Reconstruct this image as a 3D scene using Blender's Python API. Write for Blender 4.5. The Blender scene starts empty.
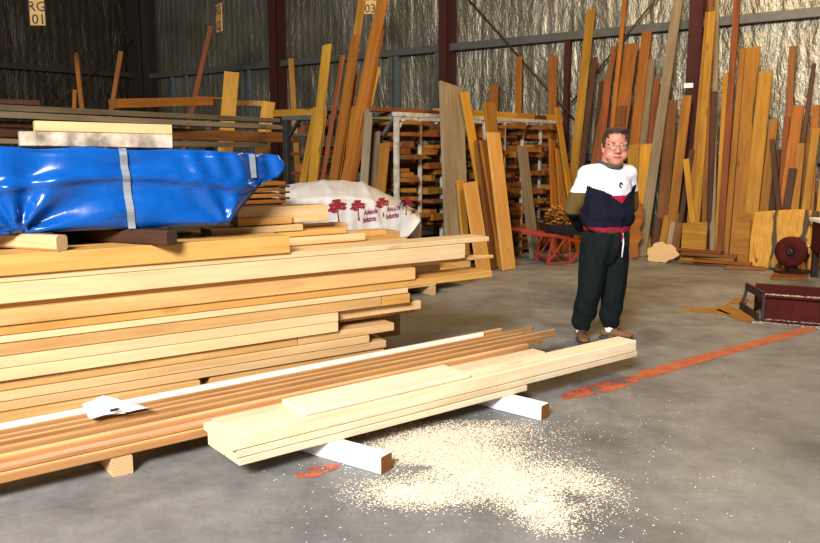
import bpy, bmesh, math, random
from mathutils import Vector, Matrix, noise
random.seed(7)
C = bpy.context.scene.collection
# ---------------------------------------------------------------- camera model
F, CX, CY, HC = 800.0, 410.0, 271.5, 1.60
PT = math.atan((CY - 148.0) / F)
CP, SP = math.cos(PT), math.sin(PT)
def ray(u, v):
    x = (u - CX) / F; y = (CY - v) / F
    return Vector((x, CP + y * SP, -SP + y * CP))
EYE = Vector((0, 0, HC))
def at_h(u, v, h):
    d = ray(u, v); return EYE + d * ((h - HC) / d.z)
def at_y(u, v, Y):
    d = ray(u, v); return EYE + d * (Y / d.y)
def at_plane(u, v, P, n):
    d = ray(u, v); return EYE + d * ((P - EYE).dot(n) / d.dot(n))
def px(p):
    q = p - EYE; dz = q.y * CP - q.z * SP
    return (CX + F * q.x / dz, CY - F * (q.y * SP + q.z * CP) / dz)
def depth(p):
    q = p - EYE; return q.y * CP - q.z * SP
def line_at_u(P, d, u):
    """parameter t of P + t d that stands at column u"""
    k = (u - CX) / F; q = P - EYE
    return (k * (q.y * CP - q.z * SP) - q.x) / (d.x - k * (d.y * CP - d.z * SP))
def vp_dir(u):
    v = Vector(((u - CX) / F, 1.0, 0)); return v.normalized()
# ---------------------------------------------------------------- materials
MATS = {}
def nmat(name):
    m = bpy.data.materials.new(name); m.use_nodes = True
    nt = m.node_tree; nt.nodes.clear()
    out = nt.nodes.new('ShaderNodeOutputMaterial'); b = nt.nodes.new('ShaderNodeBsdfPrincipled')
    nt.links.new(b.outputs[0], out.inputs[0]); MATS[name] = m
    return m, nt, b
def nd(nt, t, **kw):
    n = nt.nodes.new(t)
    for k, v in kw.items():
        if k.startswith('i_'): n.inputs[k[2:].replace('_', ' ')].default_value = v
        else: setattr(n, k, v)
    return n
def ramp(nt, fac, stops, interp='LINEAR'):
    r = nt.nodes.new('ShaderNodeValToRGB'); r.color_ramp.interpolation = interp
    el = r.color_ramp.elements
    while len(el) > 1: el.remove(el[-1])
    el[0].position, el[0].color = stops[0][0], (*stops[0][1], 1)
    for p, c in stops[1:]:
        e = el.new(p); e.color = (*c, 1)
    nt.links.new(fac, r.inputs[0]); return r
def simple(name, col, rough=.6, metal=0, var=.12, scale=8, bump=0.0, **kw):
    m, nt, b = nmat(name)
    tc = nd(nt, 'ShaderNodeTexCoord'); n = nd(nt, 'ShaderNodeTexNoise', i_Scale=scale, i_Detail=5.0)
    nt.links.new(tc.outputs['Object'], n.inputs['Vector'])
    r = ramp(nt, n.outputs[0], [(.25, tuple(c * (1 - var) for c in col)), (.75, tuple(min(1, c * (1 + var)) for c in col))])
    nt.links.new(r.outputs[0], b.inputs['Base Color'])
    b.inputs['Roughness'].default_value = rough; b.inputs['Metallic'].default_value = metal
    for k, v in kw.items(): b.inputs[k.replace('_', ' ')].default_value = v
    if bump:
        bp = nd(nt, 'ShaderNodeBump', i_Strength=bump, i_Distance=.01)
        nt.links.new(n.outputs[0], bp.inputs['Height']); nt.links.new(bp.outputs[0], b.inputs['Normal'])
    return m
def wood(name, lo, hi, rough=.6, knots=.5, streak=14.0, spread=.16):
    m, nt, b = nmat(name); L = nt.links.new
    tc = nd(nt, 'ShaderNodeTexCoord'); oi = nd(nt, 'ShaderNodeObjectInfo')
    mul = nd(nt, 'ShaderNodeVectorMath', operation='SCALE'); mul.inputs[0].default_value = (31.7, 17.3, 23.9)
    L(oi.outputs['Random'], mul.inputs['Scale'])
    add = nd(nt, 'ShaderNodeVectorMath', operation='ADD')
    L(tc.outputs['Object'], add.inputs[0]); L(mul.outputs[0], add.inputs[1])
    mp = nd(nt, 'ShaderNodeMapping'); mp.inputs['Scale'].default_value = (.7, streak, streak)
    L(add.outputs[0], mp.inputs['Vector'])
    n1 = nd(nt, 'ShaderNodeTexNoise', i_Scale=2.0, i_Detail=7.0, i_Roughness=.62, i_Distortion=.7)
    L(mp.outputs[0], n1.inputs['Vector'])
    mp2 = nd(nt, 'ShaderNodeMapping'); mp2.inputs['Scale'].default_value = (1.1, 4.5, 4.5); L(add.outputs[0], mp2.inputs['Vector'])
    n2 = nd(nt, 'ShaderNodeTexNoise', i_Scale=1.3, i_Detail=2.0); L(mp2.outputs[0], n2.inputs['Vector'])
    mx = nd(nt, 'ShaderNodeMath', operation='MULTIPLY_ADD'); L(n1.outputs[0], mx.inputs[0]); mx.inputs[1].default_value = .6
    m3 = nd(nt, 'ShaderNodeMath', operation='MULTIPLY'); L(n2.outputs[0], m3.inputs[0]); m3.inputs[1].default_value = .4
    L(m3.outputs[0], mx.inputs[2])
    r = ramp(nt, mx.outputs[0], [(.34, lo), (.62, hi)])
    # knots
    mp3 = nd(nt, 'ShaderNodeMapping'); mp3.inputs['Scale'].default_value = (1.6, 5, 5); L(add.outputs[0], mp3.inputs['Vector'])
    vo = nd(nt, 'ShaderNodeTexVoronoi', i_Scale=1.0); L(mp3.outputs[0], vo.inputs['Vector'])
    kr = ramp(nt, vo.outputs['Distance'], [(.06, (1, 1, 1)), (.13, (0, 0, 0))])
    km = nd(nt, 'ShaderNodeMath', operation='MULTIPLY'); L(kr.outputs[0], km.inputs[0]); km.inputs[1].default_value = knots
    mix = nd(nt, 'ShaderNodeMix', data_type='RGBA'); L(km.outputs[0], mix.inputs[0]); L(r.outputs[0], mix.inputs[6])
    mix.inputs[7].default_value = (lo[0] * .35, lo[1] * .25, lo[2] * .2, 1)
    hs = nd(nt, 'ShaderNodeHueSaturation')
    mr = nd(nt, 'ShaderNodeMapRange'); mr.inputs[3].default_value = 1 - spread; mr.inputs[4].default_value = 1 + spread * .7
    L(oi.outputs['Random'], mr.inputs[0]); L(mr.outputs[0], hs.inputs['Value'])
    L(mix.outputs[2], hs.inputs['Color']); L(hs.outputs[0], b.inputs['Base Color'])
    b.inputs['Roughness'].default_value = rough; b.inputs['Specular IOR Level'].default_value = .3
    bp = nd(nt, 'ShaderNodeBump', i_Strength=.25, i_Distance=.003); L(n1.outputs[0], bp.inputs['Height']); L(bp.outputs[0], b.inputs['Normal'])
    return m
def endgrain(name, lo, hi):
    m, nt, b = nmat(name); L = nt.links.new
    tc = nd(nt, 'ShaderNodeTexCoord'); mp = nd(nt, 'ShaderNodeMapping'); mp.inputs['Location'].default_value = (0, .03, .09)
    L(tc.outputs['Object'], mp.inputs['Vector'])
    w = nd(nt, 'ShaderNodeTexWave', wave_type='RINGS', rings_direction='X', i_Scale=28.0, i_Distortion=2.5, i_Detail=2.0)
    L(mp.outputs[0], w.inputs['Vector']); r = ramp(nt, w.outputs[0], [(.1, lo), (.8, hi)])
    L(r.outputs[0], b.inputs['Base Color']); b.inputs['Roughness'].default_value = .8
    return m
PAL = {  # (dark streak, light), end
 'pine':   ((.55, .34, .14), (.73, .50, .25)),
 'cream':  ((.61, .41, .20), (.76, .55, .31)),
 'blond':    ((.76, .55, .31), (.92, .77, .53)),  # boards on the white posts, very pale wood colour
 'creamy': ((.86, .70, .46), (.96, .86, .66)),  # still paler cream, for the board lying on top of them
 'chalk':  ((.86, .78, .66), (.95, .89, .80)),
 'gold':   ((.50, .245, .055), (.67, .37, .105)),
 'tan':    ((.46, .25, .08), (.66, .41, .16)),
 'pinkpine': ((.54, .30, .12), (.77, .51, .26)),
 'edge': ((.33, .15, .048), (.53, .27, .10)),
 'pinkish': ((.52, .27, .16), (.74, .46, .30)),
 'yellow': ((.28, .13, .010), (.48, .245, .024)),
 'orange': ((.19, .060, .007), (.34, .12, .014)),
 'amber':  ((.21, .085, .009), (.36, .16, .020)),
 'red':    ((.12, .032, .009), (.24, .068, .015)),
 'brown':  ((.10, .035, .008), (.22, .085, .018)),
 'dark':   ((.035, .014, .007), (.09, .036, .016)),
 'grey':   ((.17, .125, .07), (.31, .24, .15)),
 'greydark': ((.10, .075, .045), (.20, .15, .09)),
}
for k, (lo, hi) in PAL.items():
    wood('wood_' + k, lo, hi, rough=.55 if k in ('pine', 'cream', 'gold', 'blond', 'creamy', 'chalk') else .65, knots=.55 if k in ('pine', 'yellow', 'amber', 'tan') else .3,
         spread=.1 if k in ('pine', 'cream', 'gold', 'tan', 'blond', 'creamy', 'chalk') else .22)
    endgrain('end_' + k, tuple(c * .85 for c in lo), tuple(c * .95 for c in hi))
simple('steel_maroon', (.045, .0045, .0015), .8, 0, .3)
simple('steel_grey', (.13, .13, .115), .5, .4, .15)
simple('steel_dark', (.03, .026, .022), .6, .2, .3)
simple('steel_blue', (.10, .13, .15), .5, .3, .2)
simple('paint_white', (.85, .86, .88), .5, 0, .04, 4)
simple('rack_white', (.42, .40, .34), .55, 0, .35, 14)
simple('rack_red', (.16, .03, .012), .6, 0, .3)
simple('rod_rust', (.06, .022, .01), .6, .2, .3)
# ---------------------------------------------------------------- object helpers
def meta(o, label=None, cat=None, group=None, kind=None):
    if label: o['label'] = label
    if cat: o['category'] = cat
    if group: o['group'] = group
    if kind: o['kind'] = kind
    return o
def mesh_obj(name, verts, faces, mats, fm=None, parent=None, mw=None, smooth=False):
    me = bpy.data.meshes.new(name); me.from_pydata([tuple(v) for v in verts], [], faces)
    for m in (mats if isinstance(mats, (list, tuple)) else [mats]): me.materials.append(MATS[m] if isinstance(m, str) else m)
    if fm: me.polygons.foreach_set('material_index', fm)
    if smooth: me.polygons.foreach_set('use_smooth', [True] * len(me.polygons))
    me.update()
    o = bpy.data.objects.new(name, me); C.objects.link(o)
    if mw is not None: o.matrix_world = mw
    if parent is not None: o.parent = parent
    return o
def empty(name, loc=(0, 0, 0), rz=0, rot=None):
    o = bpy.data.objects.new(name, None); C.objects.link(o); o.location = loc
    o.rotation_euler = rot if rot else (0, 0, rz); o.empty_display_size = .1
    return o
def frame_mat(P, x, y):
    x = x.normalized(); y = (y - x * y.dot(x)).normalized(); z = x.cross(y)
    return Matrix(((x.x, y.x, z.x, P.x), (x.y, y.y, z.y, P.y), (x.z, y.z, z.z, P.z), (0, 0, 0, 1)))
def board_geo(L, w, t, ch=.004, seg=1, bow=0.0, wave=None, slope=0.0):
    """board from x=0..L, width along y centred, thickness along z centred; wave(x)-> +y edge shift; slope cuts the far end"""
    ch = min(ch, w * .2, t * .2); hw, ht = w / 2, t / 2
    sec = [(-hw + ch, -ht), (hw - ch, -ht), (hw, -ht + ch), (hw, ht - ch), (hw - ch, ht), (-hw + ch, ht), (-hw, ht - ch), (-hw, -ht + ch)]
    vs, fs, fm = [], [], []
    for i in range(seg + 1):
        f = i / seg; dz = bow * 4 * f * (1 - f); dw = wave(f) if wave else 0
        for (y, z) in sec:
            x = f * L + (slope * (y / w) if i == seg else 0)
            vs.append((x, y + (dw if y > 0 else 0), z + dz))
    for i in range(seg):
        a, b = i * 8, i * 8 + 8
        for k in range(8):
            fs.append((a + k, a + (k + 1) % 8, b + (k + 1) % 8, b + k)); fm.append(0)
    fs.append(tuple(range(7, -1, -1))); fm.append(1)
    n = seg * 8; fs.append(tuple(range(n, n + 8))); fm.append(1)
    return vs, fs, fm
def plank(name, A, B, w, t, side, col, label=None, cat='board', group=None, parent=None, drop=False, seg=1, bow=0, wave=None, ch=.004, slope=0, end=None, mats=None):
    """A,B: ends of the centre line"""
    x = B - A; vs, fs, fm = board_geo(x.length, w, t, ch, seg, bow, wave, slope)
    mw = frame_mat(A, x, side)
    if drop:
        mz = min((mw @ Vector(v)).z for v in vs); mw.translation.z += -mz + .001
    o = mesh_obj(name, vs, fs, mats or ['wood_' + col, end or ('end_' + col)], fm, None, mw)
    if parent is not None:
        o.parent = parent; o.matrix_parent_inverse = parent.matrix_world.inverted()
    return meta(o, label, cat if label else None, group)
def bar(name, A, B, w, t, mat, side=Vector((0, 0, 1)), parent=None, kind=None, label=None, cat=None, group=None, ch=.003):
    x = (B - A)
    if abs(x.normalized().dot(side)) > .98: side = Vector((1, 0, 0))
    vs, fs, fm = board_geo(x.length, w, t, ch)
    o = mesh_obj(name, vs, fs, [mat, mat], fm, None, frame_mat(A, x, side))
    if parent is not None: o.parent = parent; o.matrix_parent_inverse = parent.matrix_world.inverted()
    return meta(o, label, cat, group, kind)
def tube(name, pts, r, mat, parent=None, n=8, kind=None, label=None, cat=None, group=None, radii=None, cap=True):
    pts = [Vector(p) for p in pts]; vs, fs = [], []
    up0 = Vector((0, 0, 1)); 
    for i, p in enumerate(pts):
        d = (pts[min(i + 1, len(pts) - 1)] - pts[max(i - 1, 0)]).normalized()
        a = d.cross(up0 if abs(d.z) < .95 else Vector((1, 0, 0))).normalized(); b = d.cross(a)
        rr = radii[i] if radii else r
        for k in range(n):
            an = 2 * math.pi * k / n; vs.append(p + (a * math.cos(an) + b * math.sin(an)) * rr)
    for i in range(len(pts) - 1):
        for k in range(n):
            fs.append((i * n + k, i * n + (k + 1) % n, (i + 1) * n + (k + 1) % n, (i + 1) * n + k))
    if cap:
        fs.append(tuple(range(n - 1, -1, -1))); m = (len(pts) - 1) * n; fs.append(tuple(range(m, m + n)))
    o = mesh_obj(name, vs, fs, mat, None, None, None, True)
    if parent is not None: o.parent = parent; o.matrix_parent_inverse = parent.matrix_world.inverted()
    return meta(o, label, cat, group, kind)
def smooth01(x): x = max(0, min(1, x)); return x * x * (3 - 2 * x)
def lathe(name, prof, n, mat, parent=None, M_=None, smooth=True):
    vs, fs = [], []; m_ = len(prof)
    for k in range(n):
        a = 2 * math.pi * k / n
        for r, z in prof: vs.append((r * math.cos(a), r * math.sin(a), z))
    for k in range(n):
        for j in range(m_): fs.append((k * m_ + j, ((k + 1) % n) * m_ + j, ((k + 1) % n) * m_ + (j + 1) % m_, k * m_ + (j + 1) % m_))
    if M_ is not None: vs = [M_ @ Vector(v) for v in vs]
    o = mesh_obj(name, vs, fs, mat, smooth=smooth)
    if parent is not None: o.parent = parent
    return o
RX = Matrix.Rotation(math.pi / 2, 4, 'X')
# ---------------------------------------------------------------- building frame
UW = Vector((.78, -.626, 0)).normalized()          # along the back wall, to the right
NI = Vector((-UW.y * -1, 0, 0))                    # placeholder, set below
NI = Vector((UW.y, -UW.x, 0))                      # into the room
W0 = at_h(440, 47.5, 3.48); W0.z = 0               # foot of the back wall at the column
def wall_pt(u, v, d=0.0): return at_plane(u, v, W0 + NI * d, NI)
CORNER = W0 + UW * line_at_u(W0 + Vector((0, 0, HC)), UW, 152); CORNER.z = 0
NL = UW.copy()                                     # left wall's normal, into the room
EL = NI.copy()                                     # along the left wall, towards the camera
# foil insulation
def foil(name='foil_insulation', k=1.0):
    m, nt, b = nmat(name); L = nt.links.new
    tc = nd(nt, 'ShaderNodeTexCoord')
    mp = nd(nt, 'ShaderNodeMapping'); mp.inputs['Scale'].default_value = (1, 1, .42); L(tc.outputs['Object'], mp.inputs['Vector'])
    n1 = nd(nt, 'ShaderNodeTexNoise', i_Scale=2.0, i_Detail=7.0, i_Roughness=.62, i_Distortion=1.6); L(mp.outputs[0], n1.inputs['Vector'])
    n3 = nd(nt, 'ShaderNodeTexNoise', i_Scale=16.0, i_Detail=3.0, i_Distortion=.6); L(mp.outputs[0], n3.inputs['Vector'])
    w = nd(nt, 'ShaderNodeTexWave', bands_direction='X', i_Scale=1.6, i_Distortion=.8, i_Detail=1.0); L(mp.outputs[0], w.inputs['Vector'])
    a1 = nd(nt, 'ShaderNodeMath', operation='MULTIPLY_ADD'); L(n1.outputs[0], a1.inputs[0]); a1.inputs[1].default_value = 1.0
    m1 = nd(nt, 'ShaderNodeMath', operation='MULTIPLY'); L(w.outputs[0], m1.inputs[0]); m1.inputs[1].default_value = .10; L(m1.outputs[0], a1.inputs[2])
    a2 = nd(nt, 'ShaderNodeMath', operation='MULTIPLY_ADD'); L(n3.outputs[0], a2.inputs[0]); a2.inputs[1].default_value = .28; L(a1.outputs[0], a2.inputs[2])
    bp = nd(nt, 'ShaderNodeBump', i_Strength=.8, i_Distance=.08); L(a2.outputs[0], bp.inputs['Height']); L(bp.outputs[0], b.inputs['Normal'])
    n2 = nd(nt, 'ShaderNodeTexNoise', i_Scale=1.1, i_Detail=4.0); L(tc.outputs['Object'], n2.inputs['Vector'])
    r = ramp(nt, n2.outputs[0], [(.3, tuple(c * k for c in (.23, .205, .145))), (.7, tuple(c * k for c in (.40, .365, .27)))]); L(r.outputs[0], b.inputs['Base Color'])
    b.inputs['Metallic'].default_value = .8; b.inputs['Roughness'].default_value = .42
foil(); foil('foil_shaded', .16)  # left wall's shade is put into a much darker foil colour
def wall(name, P, d, length, height, nin, th=.12, mat='foil_insulation'):
    vs, fs = [], []
    x = d.normalized()
    mw = frame_mat(P, x, Vector((0, 0, 1)))          # local x along wall, y up, z = x cross up
    vs, fs, fm = board_geo(length, height, th)
    vs = [(a, b, c) for a, b, c in vs]
    # local object with x along wall, z up for the foil grain
    y = Vector((0, 0, 1)).cross(x)
    mw = frame_mat(P + Vector((0, 0, height / 2)) - nin * th / 2, x, y)
    vs = [(a, c, b) for a, b, c in vs]; fs = [tuple(reversed(f)) for f in fs]
    return meta(mesh_obj(name, vs, fs, [mat, mat], fm, None, mw), kind='structure')
WH = 6.2
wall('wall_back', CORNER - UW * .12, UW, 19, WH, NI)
wall('wall_left', CORNER, EL, 21, WH, NL, mat='foil_shaded')
# floor
def floor_mat():
    m, nt, b = nmat('concrete'); L = nt.links.new
    tc = nd(nt, 'ShaderNodeTexCoord')
    n1 = nd(nt, 'ShaderNodeTexNoise', i_Scale=.9, i_Detail=8.0, i_Roughness=.65, i_Distortion=.5); L(tc.outputs['Object'], n1.inputs['Vector'])
    n2 = nd(nt, 'ShaderNodeTexNoise', i_Scale=38.0, i_Detail=3.0); L(tc.outputs['Object'], n2.inputs['Vector'])
    n4 = nd(nt, 'ShaderNodeTexNoise', i_Scale=4.5, i_Detail=6.0, i_Roughness=.7); L(tc.outputs['Object'], n4.inputs['Vector'])
    r = ramp(nt, n1.outputs[0], [(.34, (.115, .118, .12)), (.50, (.205, .205, .20)), (.70, (.29, .285, .27))])
    r4 = ramp(nt, n4.outputs[0], [(.3, (.70, .70, .71)), (.65, (1.10, 1.09, 1.06))])
    r2 = ramp(nt, n2.outputs[0], [(.3, (.9, .9, .9)), (.7, (1.06, 1.06, 1.06))])
    mx = nd(nt, 'ShaderNodeMix', data_type='RGBA', blend_type='MULTIPLY'); mx.inputs[0].default_value = 1; L(r.outputs[0], mx.inputs[6]); L(r4.outputs[0], mx.inputs[7])
    mx2 = nd(nt, 'ShaderNodeMix', data_type='RGBA', blend_type='MULTIPLY'); mx2.inputs[0].default_value = 1; L(mx.outputs[2], mx2.inputs[6]); L(r2.outputs[0], mx2.inputs[7])
    L(mx2.outputs[2], b.inputs['Base Color'])
    rr = nd(nt, 'ShaderNodeMapRange'); rr.inputs[3].default_value = .38; rr.inputs[4].default_value = .7; L(n4.outputs[0], rr.inputs[0]); L(rr.outputs[0], b.inputs['Roughness'])
    bp = nd(nt, 'ShaderNodeBump', i_Strength=.15, i_Distance=.004); L(n2.outputs[0], bp.inputs['Height']); L(bp.outputs[0], b.inputs['Normal'])
floor_mat()
fv = [CORNER - NI * .2 - NL * .2]
fv = [fv[0], fv[0] + NI * 30, fv[0] + NI * 30 + UW * 26, fv[0] + UW * 26]
vs = [(p.x, p.y, 0) for p in fv] + [(p.x, p.y, -.15) for p in fv]
meta(mesh_obj('floor', vs, [(0, 1, 2, 3), (7, 6, 5, 4), (0, 4, 5, 1), (1, 5, 6, 2), (2, 6, 7, 3), (3, 7, 4, 0)], 'concrete'), kind='structure')
# girts
def girt(P, d, L, h, nin, name, mat='steel_grey'):
    o = bar(name, P + nin * .07 + Vector((0, 0, h)), P + nin * .07 + Vector((0, 0, h)) + d * L,   .13, .13, mat, kind='structure')
    return o
GH = 3.48 - .03
girt(CORNER, UW, 18.6, GH, NI, 'trim_1')
girt(CORNER, EL, 20, GH, NL, 'trim_2', 'steel_dark')
girt(CORNER, UW, 18.6, 1.45, NI, 'trim_3'); girt(CORNER, UW, 18.6, 5.6, NI, 'trim_4')
girt(CORNER, EL, 20, 5.6, NL, 'trim_5')
def col(u, width, mat='steel_maroon', dist=.2, name='column', d=UW, P=W0, h=WH, flange=.16):
    """I-section column against the wall"""
    nin = NI if d is UW else NL
    t = line_at_u(P + Vector((0, 0, HC)), d, u); q = P + d * t + nin * (dist + .0); q.z = 0
    w, dp, th = width, dist * 1.7, .03
    prof = [(-w / 2, -dp / 2), (w / 2, -dp / 2), (w / 2, -dp / 2 + th), (th / 2, -dp / 2 + th), (th / 2, dp / 2 - th), (w / 2, dp / 2 - th), (w / 2, dp / 2), (-w / 2, dp / 2), (-w / 2, dp / 2 - th), (-th / 2, dp / 2 - th), (-th / 2, -dp / 2 + th), (-w / 2, -dp / 2 + th)]
    n = len(prof); vs = [(a, b, 0) for a, b in prof] + [(a, b, h) for a, b in prof]
    fs = [(k, (k + 1) % n, n + (k + 1) % n, n + k) for k in range(n)] + [tuple(range(n, 2 * n)), tuple(range(n - 1, -1, -1))]
    mw = frame_mat(q, d, -nin)
    return meta(mesh_obj(name, vs, fs, mat, None, None, mw), kind='structure')
col(452.5, .17, dist=.19); col(697, .2, dist=.19); col(286, .22, dist=.19); col(157, .5, 'steel_dark', dist=.3)
col(38, .2, 'steel_dark', dist=.2, d=EL, P=CORNER)
def stud(u, mat, w=.09, h0=0.0, h1=GH - .07):
    t = line_at_u(W0 + Vector((0, 0, HC)), UW, u); q = W0 + UW * t + NI * .065
    bar('wall_stud', q + Vector((0, 0, h0)), q + Vector((0, 0, h1)), w, .1, mat, UW, kind='structure')
for u, m in ((399, 'steel_blue'), (394, 'steel_grey'), (439.5, 'steel_grey'), (443.5, 'steel_blue'), (254, 'steel_blue'), (247, 'steel_grey'), (567, 'steel_maroon'), (178, 'steel_blue'), (192, 'steel_grey')):
    stud(u, m)
# cross braces
def brace(a, b, d=.155, r=.016):
    A, B = wall_pt(*a, d), wall_pt(*b, d)
    e = (B - A); A = A - e * .15; B = B + e * .3
    A.z = max(A.z, .1); B.z = max(B.z, .1)
    tube('brace_rod', [A, B], r, 'rod_rust', kind='structure')
brace((471, 2), (560, 103)); brace((655, 0), (590, 80))
def lbrace(a, b):
    A, B = at_plane(*a, CORNER + NL * .25, NL), at_plane(*b, CORNER + NL * .25, NL)
    tube('brace_rod', [A, B], .016, 'rod_rust', kind='structure')
lbrace((0, 35), (62, 102)); lbrace((52, 105), (135, 38))
# light: open roller door behind the camera to the left, unseen warm fills added over the far bays
def area(name, loc, aim, sx, sy, e, col):
    l = bpy.data.lights.new(name, 'AREA'); l.shape = 'RECTANGLE'; l.size, l.size_y = sx, sy; l.energy = e; l.color = col
    o = bpy.data.objects.new(name, l); C.objects.link(o); o.location = loc
    o.rotation_euler = (Vector(aim) - Vector(loc)).to_track_quat('-Z', 'Y').to_euler(); return o
area('doorway_daylight', (-3.0, -5.4, 6.6), (.5, 6.3, .3), 3.4, 2.6, 3350, (1.0, .965, .935))
area('warm_fill', (3.9, 9.2, 6.0), (3.0, 9.6, 0), 1.6, 1.6, 290, (1.0, .62, .20))  # added fill that warms the far floor and boards, no fitting there
area('warm_fill', (-2.5, 12, 6.0), (-2.0, 13, 0), 1.2, 1.2, 20, (1.0, .72, .34))
w = bpy.data.worlds.new('shed_air'); bpy.context.scene.world = w; w.use_nodes = True
w.node_tree.nodes['Background'].inputs[0].default_value = (.80, .86, 1.0, 1); w.node_tree.nodes['Background'].inputs[1].default_value = .085
# camera
cam = bpy.data.cameras.new('camera'); co = bpy.data.objects.new('camera', cam); C.objects.link(co)
co.location = EYE; co.rotation_euler = (math.pi / 2 - PT, 0, 0); cam.sensor_width = 36; cam.lens = 36 * F / 820; cam.clip_end = 200
bpy.context.scene.camera = co
vs_ = bpy.context.scene.view_settings
vs_.view_transform = 'Standard'; vs_.look = 'None'; vs_.exposure = 0.0; vs_.gamma = 1.0; vs_.use_curve_mapping = False
# ---------------------------------------------------------------- the man
MP = at_h(601.5, 341.5, 0); YAW = .42
FV = Vector((math.sin(YAW), -math.cos(YAW), 0)); RV = Vector((math.cos(YAW), math.sin(YAW), 0))
def ML(a, f, z): return RV * a + FV * f + Vector((0, 0, z))      # local, origin between the feet
def ico(c, r, M_=None, sub=2):
    bm = bmesh.new(); bmesh.ops.create_icosphere(bm, subdivisions=sub, radius=1.0)
    r = (r, r, r) if not isinstance(r, (tuple, list)) else r
    out = []
    for v in bm.verts:
        p = Vector((v.co.x * r[0], v.co.y * r[1], v.co.z * r[2]))
        out.append((M_ @ p if M_ is not None else RV * p.x + FV * p.y + Vector((0, 0, p.z))) + c)
    bm.free(); return out
def hull(spheres):
    pts = []
    for s in spheres: pts += ico(*s)
    bm = bmesh.new()
    for p in pts: bm.verts.new(p)
    r = bmesh.ops.convex_hull(bm, input=bm.verts)
    junk = list({e for e in r['geom_interior'] + r['geom_unused'] if isinstance(e, bmesh.types.BMVert)})
    bmesh.ops.delete(bm, geom=junk, context='VERTS')
    bmesh.ops.triangulate(bm, faces=bm.faces); bmesh.ops.recalc_face_normals(bm, faces=bm.faces)
    bm.verts.index_update(); vs = [v.co.copy() for v in bm.verts]; fs = [tuple(v.index for v in f.verts) for f in bm.faces]; bm.free(); return vs, fs
def chain(pts, rs): return [hull([(pts[i], rs[i]), (pts[i + 1], rs[i + 1])]) for i in range(len(pts) - 1)]
def fuse(name, pieces, voxel, smooth, mats, parent, matfn=None, label=None, disp=None):
    vs, fs = [], []
    for v, f in pieces:
        k = len(vs); vs += v; fs += [tuple(i + k for i in q) for q in f]
    me = bpy.data.meshes.new('raw'); me.from_pydata([tuple(v) for v in vs], [], fs)
    o = bpy.data.objects.new('raw', me); C.objects.link(o)
    rm = o.modifiers.new('r', 'REMESH'); rm.mode = 'VOXEL'; rm.voxel_size = voxel
    if smooth: sm = o.modifiers.new('s', 'SMOOTH'); sm.factor = .5; sm.iterations = smooth
    dg = bpy.context.evaluated_depsgraph_get(); m2 = bpy.data.meshes.new_from_object(o.evaluated_get(dg)); bpy.data.objects.remove(o)
    m2.name = name; m2.materials.clear()
    for m_ in mats: m2.materials.append(MATS[m_])
    if disp:
        src = [(v.co.copy(), v.normal.copy()) for v in m2.vertices]; out = []
        for c_, n_ in src: out.extend(disp(c_, n_))
        m2.vertices.foreach_set('co', out)
    for p in m2.polygons:
        p.use_smooth = True
        p.material_index = matfn(p.center) if matfn else 0
    r = bpy.data.objects.new(name, m2); C.objects.link(r); r.parent = parent
    if label: r['label'] = label
    return r
simple('skin', (.56, .225, .15), .5, 0, .06, 6); simple('hair_brown', (.035, .018, .010), .75, 0, .4, 60, .5)
simple('lip', (.40, .12, .09), .5, 0, .05); simple('eye_white', (.7, .66, .6), .3, 0, .02); simple('iris', (.03, .03, .03), .3, 0, .02)
simple('cloth_white', (.80, .80, .82), .9, 0, .03, 30, .2); simple('cloth_navy', (.008, .008, .018), .9, 0, .25, 30, .2)
simple('cloth_olive', (.12, .075, .022), .9, 0, .12, 30, .2); simple('cloth_red', (.40, .012, .045), .9, 0, .1, 30, .2); simple('cloth_collar', (.085, .085, .065), .9, 0, .15, 40, .3)
simple('cloth_black', (.007, .0105, .0105), .85, 0, .3, 14, .3); simple('shoe_tan', (.15, .072, .025), .75, 0, .2, 20, .3); simple('shoe_sole', (.05, .05, .055), .7, 0, .1); simple('wire_gold', (.5, .38, .22), .35, .8, .05)
m, nt, b = nmat('spectacle_glass'); b.inputs['Base Color'].default_value = (.9, .93, .9, 1); b.inputs['Alpha'].default_value = .05; b.inputs['Roughness'].default_value = .25
for k_ in ('cloth_white', 'cloth_navy', 'cloth_olive', 'cloth_red', 'cloth_collar', 'cloth_black'): MATS[k_].node_tree.nodes['Principled BSDF'].inputs['Specular IOR Level'].default_value = .12
man = empty('person', MP); meta(man, 'man in white and navy sweatshirt, black track pants and glasses, hands behind back', 'person')
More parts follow.
